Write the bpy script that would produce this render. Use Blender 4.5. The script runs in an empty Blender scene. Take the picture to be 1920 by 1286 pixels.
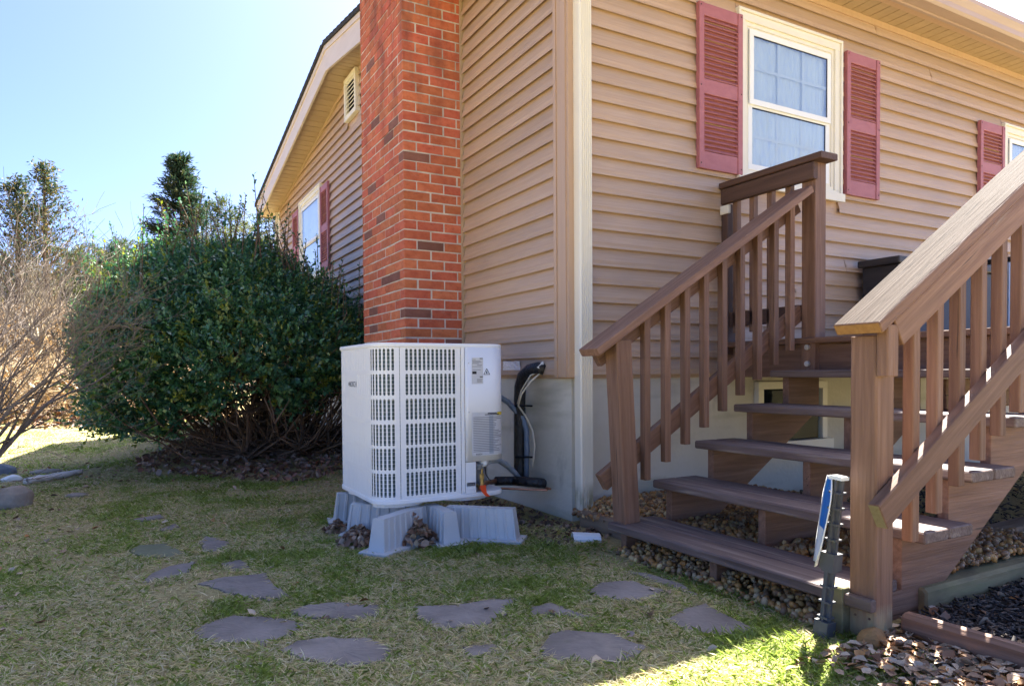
import bpy, bmesh, math, random
import numpy as np
from mathutils import Vector, Matrix

random.seed(7)
RNG = np.random.default_rng(7)
scene = bpy.context.scene
COL = scene.collection

# ------------------------------------------------------------------ camera, sky, sun, exposure
cam_data = bpy.data.cameras.new('camera')
cam = bpy.data.objects.new('camera', cam_data)
COL.objects.link(cam)
YAW, PITCH, ROLL = math.radians(28.8937), math.radians(-1.4296), math.radians(-0.4188)
cy_, sy_, cp_, sp_ = math.cos(YAW), math.sin(YAW), math.cos(PITCH), math.sin(PITCH)
fwd = Vector((sy_ * cp_, cy_ * cp_, sp_))
rgt = Vector((cy_, -sy_, 0.0))
up_ = rgt.cross(fwd)
cr_, sr_ = math.cos(ROLL), math.sin(ROLL)
R_ = rgt * cr_ + up_ * sr_
U_ = -rgt * sr_ + up_ * cr_
cm = Matrix.Identity(4)
for i in range(3):
    cm[i][0], cm[i][1], cm[i][2] = R_[i], U_[i], -fwd[i]
cm.translation = (-2.1502, -3.2229, 0.0140)
cam.matrix_world = cm
cam_data.sensor_width = 36.0
cam_data.lens = 1311.5 / 1920.0 * 36.0
cam_data.shift_y = 89.0 / 1920.0
cam_data.clip_start = 0.05
cam_data.clip_end = 2000.0
scene.camera = cam

SUN = Vector((0.75, 0.39, 1.0)).normalized()
world = bpy.data.worlds.new('World')
scene.world = world
world.use_nodes = True
wn = world.node_tree
wn.nodes.clear()
w_out = wn.nodes.new('ShaderNodeOutputWorld')
w_bg = wn.nodes.new('ShaderNodeBackground')
w_sky = wn.nodes.new('ShaderNodeTexSky')
w_sky.sky_type = 'NISHITA'
w_sky.sun_disc = False
w_sky.sun_elevation = math.asin(SUN.z)
w_sky.sun_rotation = math.atan2(SUN.x, SUN.y)
w_sky.altitude = 50.0
w_sky.air_density = 0.3
w_sky.dust_density = 2.0
w_sky.ozone_density = 10.0
w_bg.inputs['Strength'].default_value = 0.068
w_tint = wn.nodes.new('ShaderNodeMixRGB')          # warm white balance of the camera
w_tint.blend_type = 'MULTIPLY'
w_tint.inputs[0].default_value = 1.0
w_tint.inputs[2].default_value = (0.97, 0.92, 0.88, 1.0)
wn.links.new(w_sky.outputs[0], w_tint.inputs[1])
wn.links.new(w_tint.outputs[0], w_bg.inputs[0])
wn.links.new(w_bg.outputs[0], w_out.inputs[0])

sun_d = bpy.data.lights.new('sun', 'SUN')
sun_d.energy = 2.8
sun_d.angle = math.radians(0.5)
sun_d.color = (1.0, 0.955, 0.87)
sun = bpy.data.objects.new('sun', sun_d)
sun.matrix_world = SUN.to_track_quat('Z', 'Y').to_matrix().to_4x4()
COL.objects.link(sun)

scene.view_settings.view_transform = 'Standard'
scene.view_settings.look = 'None'
scene.view_settings.exposure = 3.52
scene.view_settings.gamma = 1.0
scene.view_settings.use_curve_mapping = False

# ------------------------------------------------------------------ helpers
W = {}


def link(name, mesh, mat=None, M=None, parent=None):
    M = Matrix.Identity(4) if M is None else M
    o = bpy.data.objects.new(name, mesh)
    COL.objects.link(o)
    if mat is not None and mesh is not None:
        if not mesh.materials:
            mesh.materials.append(mat)
        elif mesh.materials[0] is not mat:
            o.material_slots[0].link = 'OBJECT'
            o.material_slots[0].material = mat
    if parent is not None:
        o.parent = parent
        o.matrix_basis = W[parent].inverted() @ M
    else:
        o.matrix_basis = M
    W[o] = M
    return o


def tag(o, label=None, cat=None, group=None, kind=None):
    if label: o['label'] = label
    if cat: o['category'] = cat
    if group: o['group'] = group
    if kind: o['kind'] = kind
    return o


def thing(name, loc, label, cat, group=None):
    o = link(name, None, None, Matrix.Translation(loc))
    o.empty_display_size = 0.2
    return tag(o, label, cat, group)


def copy_tree(o, delta, parent=None):
    c = o.copy()
    COL.objects.link(c)
    if parent is not None:
        c.parent = parent
    else:
        c.matrix_basis = delta @ o.matrix_basis
    W[c] = delta @ W[o]
    for ch in [x for x in W if x.parent is o]:
        copy_tree(ch, delta, c)
    return c


def T(*a):
    return Matrix.Translation(a)


def RZ(d):
    return Matrix.Rotation(math.radians(d), 4, 'Z')


def new_mesh(name, verts, faces, smooth=False):
    me = bpy.data.meshes.new(name)
    me.from_pydata([tuple(v) for v in verts], [], faces)
    me.update()
    if smooth:
        me.polygons.foreach_set('use_smooth', [True] * len(me.polygons))
    return me


class MB:
    """collects shapes into one mesh"""
    def __init__(self):
        self.v, self.f = [], []

    def add(self, vs, fs):
        b = len(self.v)
        self.v += [tuple(v) for v in vs]
        self.f += [tuple(i + b for i in f) for f in fs]
        return self

    def box(self, x0, x1, y0, y1, z0, z1):
        vs = [(x, y, z) for z in (z0, z1) for y in (y0, y1) for x in (x0, x1)]
        return self.add(vs, [(0, 2, 3, 1), (4, 5, 7, 6), (0, 1, 5, 4), (2, 6, 7, 3), (0, 4, 6, 2), (1, 3, 7, 5)])

    def prism(self, poly, axis, a, b):
        n = len(poly)
        def pt(p, t):
            return (t, p[0], p[1]) if axis == 'x' else (p[0], t, p[1]) if axis == 'y' else (p[0], p[1], t)
        vs = [pt(p, a) for p in poly] + [pt(p, b) for p in poly]
        fs = [tuple(range(n))[::-1], tuple(range(n, 2 * n))]
        fs += [(i, (i + 1) % n, n + (i + 1) % n, n + i) for i in range(n)]
        return self.add(vs, fs)

    def tube(self, pts, radii, n=8, caps=True):
        pts = [Vector(p) for p in pts]
        if not hasattr(radii, '__len__'):
            radii = [radii] * len(pts)
        rings, vs, fs = [], [], []
        ref = Vector((0.31, 0.17, 0.93))
        for i, p in enumerate(pts):
            d = (pts[min(i + 1, len(pts) - 1)] - pts[max(i - 1, 0)]).normalized()
            if i == 0:
                a = d.cross(ref)
                if a.length < 1e-3: a = d.cross(Vector((1, 0, 0)))
                a.normalize()
            else:
                a = (a - d * a.dot(d)).normalized()
            b = d.cross(a)
            for k in range(n):
                t = 2 * math.pi * k / n
                vs.append(p + (a * math.cos(t) + b * math.sin(t)) * radii[i])
        for i in range(len(pts) - 1):
            for k in range(n):
                fs.append((i * n + k, i * n + (k + 1) % n, (i + 1) * n + (k + 1) % n, (i + 1) * n + k))
        if caps:
            fs.append(tuple(range(n))[::-1])
            fs.append(tuple((len(pts) - 1) * n + k for k in range(n)))
        return self.add(vs, fs)

    def mesh(self, name, smooth=False):
        me = new_mesh(name, self.v, self.f, smooth)
        bm = bmesh.new(); bm.from_mesh(me)
        bmesh.ops.recalc_face_normals(bm, faces=bm.faces)
        bm.to_mesh(me); bm.free()
        return me

    def build(self, name, mat, parent=None, M=None, smooth=False, bevel=0.0, local=True):
        """mesh given in world coordinates unless M is given"""
        me = self.mesh(name, smooth)
        if M is None and parent is not None and local:
            M = W[parent].copy()
            me.transform(M.inverted())
        o = link(name, me, mat, M, parent)
        if bevel:
            m = o.modifiers.new('edge', 'BEVEL')
            m.width = bevel; m.segments = 2; m.limit_method = 'ANGLE'; m.angle_limit = math.radians(40)
        return o


_cache = {}


def board_mesh(L, w, t, c=0.004):
    k = ('b', round(L, 4), round(w, 4), round(t, 4), c)
    if k not in _cache:
        a, b = w / 2, t / 2
        prof = [(-a + c, -b), (a - c, -b), (a, -b + c), (a, b - c), (a - c, b), (-a + c, b), (-a, b - c), (-a, -b + c)]
        e = min(c, L * 0.2) * 0.6
        inner = [(p[0] * (1 - e / a), p[1] * (1 - e / b)) for p in prof]
        vs = [(0, *p) for p in inner] + [(e, *p) for p in prof] + [(L - e, *p) for p in prof] + [(L, *p) for p in inner]
        fs = [tuple(range(8))[::-1], tuple(range(24, 32))]
        for r in range(3):
            fs += [(r * 8 + i, r * 8 + (i + 1) % 8, r * 8 + 8 + (i + 1) % 8, r * 8 + 8 + i) for i in range(8)]
        _cache[k] = new_mesh('board', vs, fs)
    return _cache[k]


def board(name, p0, p1, w, t, wdir, mat, parent, c=0.004):
    p0, p1 = Vector(p0), Vector(p1)
    X = (p1 - p0); L = X.length; X.normalize()
    Y = Vector(wdir); Y = (Y - X * Y.dot(X)).normalized()
    Z = X.cross(Y)
    M = Matrix.Identity(4)
    for i in range(3):
        M[i][0], M[i][1], M[i][2] = X[i], Y[i], Z[i]
    M.translation = p0
    return link(name, board_mesh(L, w, t, c), mat, M, parent)


# ------------------------------------------------------------------ materials
def N(nt, typ, **kw):
    n = nt.nodes.new(typ)
    for k, v in kw.items():
        setattr(n, k, v)
    return n


def mat(name, cols, scale=(8, 8, 8), detail=6, rough=0.6, spec=0.3, bump=0.0, bump_scale=None, rand=0.0, hue_rand=0.0,
        stain=None, attr=False, contrast=(0.3, 0.7), distortion=0.0, metallic=0.0, coord='Object', rough_var=0.0, wire=None):
    m = bpy.data.materials.new(name)
    m.use_nodes = True
    nt = m.node_tree
    L = nt.links.new
    bsdf = nt.nodes['Principled BSDF']
    bsdf.inputs['Roughness'].default_value = rough
    bsdf.inputs['Specular IOR Level'].default_value = spec
    bsdf.inputs['Metallic'].default_value = metallic
    tc = N(nt, 'ShaderNodeTexCoord')
    oi = N(nt, 'ShaderNodeObjectInfo')
    mp = N(nt, 'ShaderNodeMapping')
    mp.inputs['Scale'].default_value = scale
    off = N(nt, 'ShaderNodeVectorMath', operation='SCALE')
    cmb = N(nt, 'ShaderNodeCombineXYZ')
    for i in range(3):
        L(oi.outputs['Random'], cmb.inputs[i])
    L(cmb.outputs[0], off.inputs[0]); off.inputs['Scale'].default_value = 37.0
    add = N(nt, 'ShaderNodeVectorMath', operation='ADD')
    L(tc.outputs[coord], mp.inputs[0]); L(mp.outputs[0], add.inputs[0]); L(off.outputs[0], add.inputs[1])
    nz = N(nt, 'ShaderNodeTexNoise')
    nz.inputs['Scale'].default_value = 1.0; nz.inputs['Detail'].default_value = detail
    nz.inputs['Roughness'].default_value = 0.62; nz.inputs['Distortion'].default_value = distortion
    L(add.outputs[0], nz.inputs['Vector'])
    if attr:
        at = N(nt, 'ShaderNodeAttribute', attribute_name='Col')
        col = at.outputs['Color']
    else:
        rp = N(nt, 'ShaderNodeValToRGB')
        el = rp.color_ramp.elements
        el[0].position, el[1].position = contrast
        el[0].color = (*cols[0], 1); el[1].color = (*cols[-1], 1)
        for i, c in enumerate(cols[1:-1]):
            e = el.new(contrast[0] + (contrast[1] - contrast[0]) * (i + 1) / (len(cols) - 1)); e.color = (*c, 1)
        L(nz.outputs['Fac'], rp.inputs[0])
        col = rp.outputs[0]
    if rand or hue_rand:
        hs = N(nt, 'ShaderNodeHueSaturation')
        mr = N(nt, 'ShaderNodeMapRange')
        mr.inputs['To Min'].default_value = 1 - rand; mr.inputs['To Max'].default_value = 1 + rand
        L(oi.outputs['Random'], mr.inputs[0]); L(mr.outputs[0], hs.inputs['Value'])
        if hue_rand:
            wn_ = N(nt, 'ShaderNodeTexWhiteNoise', noise_dimensions='1D')
            L(oi.outputs['Random'], wn_.inputs['W'])
            m2 = N(nt, 'ShaderNodeMapRange')
            m2.inputs['To Min'].default_value = 0.5 - hue_rand; m2.inputs['To Max'].default_value = 0.5 + hue_rand
            L(wn_.outputs[0], m2.inputs[0]); L(m2.outputs[0], hs.inputs['Hue'])
        L(col, hs.inputs['Color']); col = hs.outputs[0]
    for st in (stain or []):
        # (colour, scale vec, lo, hi, coord, strength)
        c, sc, lo, hi, crd, amt = st[:6]
        mp2 = N(nt, 'ShaderNodeMapping'); mp2.inputs['Scale'].default_value = sc
        n2 = N(nt, 'ShaderNodeTexNoise'); n2.inputs['Scale'].default_value = 1.0; n2.inputs['Detail'].default_value = 5.0
        if crd == 'World':
            g = N(nt, 'ShaderNodeNewGeometry'); L(g.outputs['Position'], mp2.inputs[0])
            L(mp2.outputs[0], n2.inputs['Vector'])
        else:
            L(tc.outputs[crd], mp2.inputs[0])
            a2 = N(nt, 'ShaderNodeVectorMath', operation='ADD')
            L(mp2.outputs[0], a2.inputs[0]); L(off.outputs[0], a2.inputs[1]); L(a2.outputs[0], n2.inputs['Vector'])
        r2 = N(nt, 'ShaderNodeMapRange'); r2.inputs['From Min'].default_value = lo; r2.inputs['From Max'].default_value = hi
        r2.inputs['To Max'].default_value = amt
        L(n2.outputs['Fac'], r2.inputs[0])
        fac = r2.outputs[0]
        if len(st) > 6:          # dirt that only reaches between two heights
            g2 = N(nt, 'ShaderNodeNewGeometry'); sx = N(nt, 'ShaderNodeSeparateXYZ'); L(g2.outputs['Position'], sx.inputs[0])
            m4 = N(nt, 'ShaderNodeMapRange'); m4.inputs['From Min'].default_value = st[6]; m4.inputs['From Max'].default_value = st[7]
            L(sx.outputs['Z'], m4.inputs[0])
            mm = N(nt, 'ShaderNodeMath', operation='MULTIPLY'); L(fac, mm.inputs[0]); L(m4.outputs[0], mm.inputs[1]); fac = mm.outputs[0]
        mx = N(nt, 'ShaderNodeMixRGB')
        L(fac, mx.inputs[0]); L(col, mx.inputs[1]); mx.inputs[2].default_value = (*c, 1)
        col = mx.outputs[0]
    L(col, bsdf.inputs['Base Color'])
    if rough_var:
        r3 = N(nt, 'ShaderNodeMapRange')
        r3.inputs['To Min'].default_value = rough - rough_var; r3.inputs['To Max'].default_value = rough + rough_var
        L(nz.outputs['Fac'], r3.inputs[0]); L(r3.outputs[0], bsdf.inputs['Roughness'])
    if bump:
        bp = N(nt, 'ShaderNodeBump'); bp.inputs['Strength'].default_value = bump; bp.inputs['Distance'].default_value = 0.01
        src = nz
        if bump_scale:
            mp3 = N(nt, 'ShaderNodeMapping'); mp3.inputs['Scale'].default_value = bump_scale
            src = N(nt, 'ShaderNodeTexNoise'); src.inputs['Scale'].default_value = 1.0; src.inputs['Detail'].default_value = 5.0
            L(tc.outputs[coord], mp3.inputs[0]); L(mp3.outputs[0], src.inputs['Vector'])
        L(src.outputs['Fac'], bp.inputs['Height']); L(bp.outputs[0], bsdf.inputs['Normal'])
    return m


M_ = {}
M_['siding'] = mat('tan_vinyl', [(0.455, 0.300, 0.190), (0.525, 0.365, 0.245)], scale=(3, 60, 90), rough=0.42, spec=0.5, bump=0.12, bump_scale=(6, 120, 220), rand=0.06,
                   stain=[((0.30, 0.22, 0.17), (1.6, 1.6, 4), 0.50, 0.75, 'World', 0.35)])
M_['trim_tan'] = mat('tan_trim', [(0.475, 0.315, 0.205), (0.515, 0.350, 0.235)], scale=(40, 40, 2), rough=0.45, spec=0.45, rand=0.03)
M_['soffit'] = mat('tan_soffit', [(0.43, 0.31, 0.19), (0.48, 0.35, 0.22)], scale=(4, 30, 4), rough=0.5, spec=0.35, rand=0.04)
M_['fascia'] = mat('pale_fascia', [(0.60, 0.50, 0.42), (0.66, 0.56, 0.48)], scale=(3, 3, 20), rough=0.45, spec=0.4)
M_['gutter'] = mat('tan_gutter', [(0.40, 0.29, 0.25), (0.45, 0.33, 0.285)], scale=(2, 20, 20), rough=0.4, spec=0.45)
M_['ivory'] = mat('ivory_vinyl', [(0.76, 0.71, 0.59), (0.79, 0.74, 0.63)], scale=(5, 5, 5), rough=0.42, spec=0.4)
M_['downspout'] = mat('ivory_downspout', [(0.76, 0.70, 0.57), (0.79, 0.73, 0.61)], scale=(2, 2, 2), rough=0.42, spec=0.4,
                      stain=[((0.22, 0.18, 0.06), (22, 22, 9), 0.36, 0.62, 'World', 0.75, -.58, -.66)])
M_['white'] = mat('white_vinyl', [(0.80, 0.80, 0.78), (0.84, 0.84, 0.82)], scale=(5, 5, 5), rough=0.35, spec=0.45)
M_['shutter'] = mat('faded_red_shutter', [(0.34, 0.115, 0.125), (0.41, 0.150, 0.162)], scale=(12, 12, 20), rough=0.5, spec=0.4, bump=0.05, rand=0.03)
M_['brick'] = mat('red_brick', [(0.44, 0.112, 0.056), (0.54, 0.150, 0.074), (0.58, 0.185, 0.098)], scale=(14, 14, 22), rough=0.85, spec=0.2, bump=0.5,
                  bump_scale=(120, 120, 160), rand=0.13, hue_rand=0.008,
                  stain=[((0.06, 0.04, 0.042), (8, 8, 2.6), 0.47, 0.68, 'World', 0.6, 1.2, 2.7), ((0.16, 0.06, 0.045), (30, 30, 40), 0.58, 0.70, 'World', 0.3), ((0.50, 0.38, 0.33), (16, 16, 30), 0.62, 0.80, 'World', 0.35)])
M_['brick_dark'] = mat('brown_brick', [(0.20, 0.085, 0.06), (0.27, 0.12, 0.09)], scale=(14, 14, 22), rough=0.85, spec=0.2, bump=0.5, bump_scale=(120, 120, 160), rand=0.15)
M_['mortar'] = mat('grey_mortar', [(0.56, 0.51, 0.45), (0.68, 0.63, 0.56)], scale=(25, 25, 25), rough=0.95, spec=0.1, bump=0.4, bump_scale=(200, 200, 200),
                   stain=[((0.14, 0.11, 0.10), (8, 8, 2.6), 0.44, 0.62, 'World', 0.8, 1.0, 2.6), ((0.34, 0.29, 0.25), (12, 12, 12), 0.5, 0.7, 'World', 0.6)])
M_['shingle'] = mat('dark_shingle', [(0.03, 0.03, 0.035), (0.07, 0.07, 0.075)], scale=(30, 30, 30), rough=0.95, spec=0.1, bump=0.5)
M_['concrete'] = mat('foundation_concrete', [(0.56, 0.52, 0.43), (0.67, 0.63, 0.53)], scale=(2.2, 2.2, 2.2), detail=9, rough=0.9, spec=0.2, bump=0.35, bump_scale=(40, 40, 40),
                     stain=[((0.24, 0.23, 0.13), (1.2, 1.2, 7), 0.54, 0.74, 'World', 0.55), ((0.12, 0.11, 0.09), (5, 5, 2.4), 0.66, 0.82, 'World', 0.6)])
WOOD = [(0.138, 0.069, 0.041), (0.192, 0.103, 0.064), (0.250, 0.142, 0.093)]
M_['stain'] = mat('brown_stained_wood', WOOD, scale=(2.2, 42, 42), detail=7, rough=0.62, spec=0.35, bump=0.35, bump_scale=(5, 130, 130), rand=0.18, distortion=0.6,
                  stain=[((0.10, 0.052, 0.034), (1.2, 9, 9), 0.55, 0.8, 'Object', 0.55), ((0.035, 0.02, 0.014), (1.5, 55, 55), 0.685, 0.72, 'Object', 0.85), ((0.30, 0.235, 0.19), (2.5, 26, 26), 0.66, 0.74, 'Object', 0.5)])
M_['stain_post'] = mat('brown_post_bare_at_foot', WOOD, scale=(2.2, 42, 42), detail=7, rough=0.62, spec=0.35, bump=0.35, bump_scale=(5, 130, 130), rand=0.10, distortion=0.6,
                       stain=[((0.10, 0.052, 0.034), (1.2, 9, 9), 0.55, 0.8, 'Object', 0.55), ((0.03, 0.018, 0.012), (1.2, 48, 48), 0.66, 0.70, 'Object', 0.9),
                              ((0.34, 0.29, 0.17), (14, 14, 4), 0.36, 0.56, 'World', 0.85, -0.70, -0.735)])
M_['stain_dark'] = mat('dark_stained_wood', [(0.075, 0.040, 0.028), (0.115, 0.062, 0.043)], scale=(2.2, 42, 42), rough=0.6, spec=0.35, bump=0.3, bump_scale=(5, 130, 130), rand=0.08, distortion=0.5)
M_['tread'] = mat('worn_tread_wood', [(0.095, 0.062, 0.053), (0.15, 0.105, 0.09), (0.21, 0.155, 0.135)], scale=(1.6, 30, 30), detail=8, rough=0.6, spec=0.3, bump=0.28,
                  bump_scale=(4, 110, 110), rand=0.10, distortion=0.8,
                  stain=[((0.33, 0.275, 0.23), (2.2, 40, 40), 0.58, 0.68, 'Object', 0.6), ((0.045, 0.030, 0.028), (1.4, 26, 26), 0.52, 0.7, 'Object', 0.6)])
M_['cap_darkened_for_sun'] = mat('rail_wood_darkened_for_sun', [(0.055, 0.037, 0.027), (0.085, 0.061, 0.046), (0.110, 0.084, 0.066)], scale=(1.8, 34, 34), detail=8, rough=0.85, spec=0.08, bump=0.7,
                     bump_scale=(4, 90, 90), distortion=0.8, stain=[((0.028, 0.018, 0.013), (7, 60, 40), 0.60, 0.70, 'Object', 0.85)])  # grain and cracks, with the brown darkened to offset the direct sun
M_['end_grain'] = mat('bare_end_grain', [(0.24, 0.125, 0.045), (0.33, 0.18, 0.07)], scale=(40, 60, 60), rough=0.7, spec=0.2, bump=0.3)
M_['mossy_wood'] = mat('mossy_treated_wood', [(0.15, 0.12, 0.06), (0.24, 0.20, 0.11), (0.20, 0.19, 0.09)], scale=(3, 22, 22), detail=8, rough=0.8, spec=0.2, bump=0.5, rand=0.1,
                       stain=[((0.09, 0.065, 0.045), (5, 12, 12), 0.5, 0.7, 'Object', 0.6)])
M_['timber'] = mat('weathered_timber', [(0.13, 0.085, 0.055), (0.22, 0.155, 0.105), (0.20, 0.17, 0.12)], scale=(2, 24, 24), detail=8, rough=0.85, spec=0.15, bump=0.5, rand=0.15)
M_['hvac'] = mat('white_enamel', [(0.82, 0.815, 0.80), (0.85, 0.845, 0.83)], scale=(4, 4, 4), rough=0.38, spec=0.45, bump=0.02, bump_scale=(300, 300, 300))
M_['coil'] = mat('dark_coil', [(0.08, 0.125, 0.125), (0.14, 0.19, 0.185)], scale=(30, 30, 160), rough=0.5, spec=0.5, bump=0.3)
M_['galv'] = mat('grey_sheet_metal', [(0.30, 0.31, 0.32), (0.36, 0.37, 0.38)], scale=(12, 12, 12), rough=0.45, spec=0.5, metallic=0.3)
M_['riser'] = mat('blue_grey_plastic', [(0.48, 0.475, 0.47), (0.55, 0.545, 0.54)], scale=(7, 7, 3), rough=0.5, spec=0.4,
                  stain=[((0.33, 0.28, 0.21), (6, 6, 3), 0.6, 0.8, 'World', 0.35)])
M_['paper'] = mat('label_paper', [(0.56, 0.56, 0.57), (0.62, 0.62, 0.63)], scale=(30, 30, 30), rough=0.5, spec=0.4)
M_['ink'] = mat('black_print', [(0.02, 0.02, 0.02), (0.03, 0.03, 0.03)], rough=0.5)
M_['ink_grey'] = mat('grey_print', [(0.20, 0.20, 0.21), (0.27, 0.27, 0.28)], rough=0.5)
M_['yellow'] = mat('yellow_print', [(0.72, 0.52, 0.03), (0.76, 0.56, 0.05)], rough=0.5)
M_['black_foam'] = mat('black_pipe_foam', [(0.008, 0.008, 0.009), (0.03, 0.03, 0.033)], scale=(40, 40, 40), rough=0.36, spec=0.5, bump=0.9, bump_scale=(90, 90, 50))
M_['conduit'] = mat('blue_grey_conduit', [(0.16, 0.21, 0.29), (0.20, 0.255, 0.34)], scale=(10, 10, 10), rough=0.45, spec=0.4)
M_['conduit_light'] = mat('grey_conduit', [(0.34, 0.38, 0.43), (0.40, 0.44, 0.49)], scale=(10, 10, 10), rough=0.45, spec=0.4)
M_['cable'] = mat('ivory_cable', [(0.66, 0.60, 0.48), (0.72, 0.66, 0.54)], rough=0.5)
M_['copper'] = mat('copper_pipe', [(0.42, 0.18, 0.10), (0.60, 0.30, 0.19)], scale=(30, 30, 30), rough=0.38, metallic=0.85)
M_['brass'] = mat('brass_valve', [(0.42, 0.28, 0.09), (0.55, 0.38, 0.14)], scale=(30, 30, 30), rough=0.4, metallic=0.8)
M_['orange'] = mat('orange_tag', [(0.75, 0.06, 0.015), (0.82, 0.09, 0.02)], rough=0.5)
M_['foil'] = mat('crinkled_foil', [(0.66, 0.66, 0.68), (0.84, 0.84, 0.86)], scale=(30, 30, 30), rough=0.32, spec=0.6, metallic=0.55, bump=1.0, bump_scale=(60, 60, 60))
M_['zinc'] = mat('zinc_bolt', [(0.6, 0.6, 0.58), (0.7, 0.7, 0.68)], rough=0.35, metallic=0.7)
M_['flagstone'] = mat('bluestone', [(0.145, 0.120, 0.102), (0.205, 0.172, 0.148), (0.26, 0.222, 0.192)], scale=(6, 6, 6), detail=8, rough=0.75, spec=0.3, bump=0.35, bump_scale=(45, 45, 45), rand=0.10,
                      stain=[((0.30, 0.25, 0.19), (7, 7, 7), 0.56, 0.70, 'World', 0.45), ((0.07, 0.06, 0.05), (5, 5, 5), 0.56, 0.72, 'World', 0.5), ((0.09, 0.10, 0.045), (13, 13, 13), 0.62, 0.74, 'World', 0.5)])
M_['flag_moss'] = mat('mossy_bluestone', [(0.13, 0.14, 0.075), (0.19, 0.19, 0.12)], scale=(6, 6, 6), detail=8, rough=0.8, spec=0.2, bump=0.35, bump_scale=(45, 45, 45))
M_['rock'] = mat('grey_rock', [(0.20, 0.165, 0.13), (0.38, 0.33, 0.27)], scale=(7, 7, 7), detail=9, rough=0.9, spec=0.2, bump=0.8)
M_['rock_blue'] = mat('blue_grey_rock', [(0.12, 0.14, 0.17), (0.22, 0.24, 0.27)], scale=(7, 7, 7), detail=9, rough=0.85, spec=0.2, bump=0.6)
M_['birch'] = mat('birch_bark', [(0.55, 0.52, 0.48), (0.76, 0.74, 0.70), (0.80, 0.78, 0.75)], scale=(4, 26, 26), rough=0.8, spec=0.2, bump=0.3,
                  stain=[((0.05, 0.045, 0.04), (8, 16, 16), 0.62, 0.70, 'Object', 0.9)])
M_['pvc'] = mat('white_pvc', [(0.72, 0.72, 0.70), (0.80, 0.80, 0.78)], scale=(10, 10, 10), rough=0.45, spec=0.4)
M_['sign_post'] = mat('grey_sign_plastic', [(0.075, 0.075, 0.078), (0.105, 0.105, 0.11)], scale=(20, 20, 20), rough=0.5, spec=0.4,
                      stain=[((0.22, 0.20, 0.18), (30, 30, 8), 0.6, 0.8, 'World', 0.35)])
M_['sign_blue'] = mat('blue_sign_print', [(0.012, 0.16, 0.52), (0.016, 0.19, 0.58)], rough=0.35, spec=0.5)
M_['sign_white'] = mat('white_sign', [(0.74, 0.75, 0.72), (0.80, 0.81, 0.78)], rough=0.4, spec=0.4)
M_['bin'] = mat('dark_resin', [(0.030, 0.026, 0.026), (0.05, 0.043, 0.042)], scale=(3, 3, 30), rough=0.5, spec=0.4, bump=0.2)
M_['navy'] = mat('navy_cover', [(0.018, 0.024, 0.045), (0.03, 0.038, 0.065)], scale=(5, 5, 5), rough=0.55, spec=0.4, bump=0.2)
M_['steel'] = mat('pale_steel', [(0.40, 0.46, 0.55), (0.48, 0.54, 0.62)], scale=(3, 3, 20), rough=0.35, metallic=0.4, spec=0.5)
M_['curtain'] = mat('pale_curtain', [(0.74, 0.77, 0.79), (0.84, 0.86, 0.87)], scale=(30, 2, 1.2), rough=0.9, spec=0.1)
M_['dark_room'] = mat('dark_interior', [(0.012, 0.013, 0.016), (0.02, 0.021, 0.024)], rough=0.9, spec=0.05)
M_['black'] = mat('black_gasket', [(0.01, 0.01, 0.012), (0.015, 0.015, 0.018)], rough=0.5)
M_['leafcol'] = mat('dead_leaf', None or [(0.2, 0.1, 0.05)], attr=True, rough=0.6, spec=0.3, scale=(60, 60, 60), bump=0.15)
M_['pebble'] = mat('river_pebble', [(0.1, 0.1, 0.1)], attr=True, rough=0.5, spec=0.4, scale=(60, 60, 60), bump=0.1)
M_['chips'] = mat('bark_chip', [(0.1, 0.1, 0.1)], attr=True, rough=0.85, spec=0.2)
M_['bark'] = mat('grey_bark', [(0.15, 0.12, 0.098), (0.24, 0.20, 0.168)], scale=(20, 20, 6), rough=0.9, spec=0.15)
M_['bark_brown'] = mat('brown_bark', [(0.11, 0.07, 0.045), (0.20, 0.135, 0.09)], scale=(20, 20, 6), rough=0.9, spec=0.15)
M_['ground'] = None


def leaf_mat(name, rough=0.35, spec=0.5, trans=0.25):
    m = bpy.data.materials.new(name); m.use_nodes = True
    nt = m.node_tree; L = nt.links.new
    b = nt.nodes['Principled BSDF']; b.inputs['Roughness'].default_value = rough; b.inputs['Specular IOR Level'].default_value = spec
    at = N(nt, 'ShaderNodeAttribute', attribute_name='Col')
    L(at.outputs['Color'], b.inputs['Base Color'])
    tr = N(nt, 'ShaderNodeBsdfTranslucent')
    hs = N(nt, 'ShaderNodeHueSaturation'); hs.inputs['Saturation'].default_value = 1.15; hs.inputs['Value'].default_value = 1.3
    L(at.outputs['Color'], hs.inputs['Color']); L(hs.outputs[0], tr.inputs[0])
    mx = N(nt, 'ShaderNodeMixShader'); mx.inputs[0].default_value = trans
    L(b.outputs[0], mx.inputs[1]); L(tr.outputs[0], mx.inputs[2])
    L(mx.outputs[0], nt.nodes['Material Output'].inputs[0])
    return m


M_['shrub_leaf'] = leaf_mat('glossy_shrub_leaf', 0.30, 0.55, 0.30)
M_['grass'] = leaf_mat('grass_blade', 0.6, 0.25, 0.45)
M_['needles'] = leaf_mat('needle_spray', 0.6, 0.3, 0.30)


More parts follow.
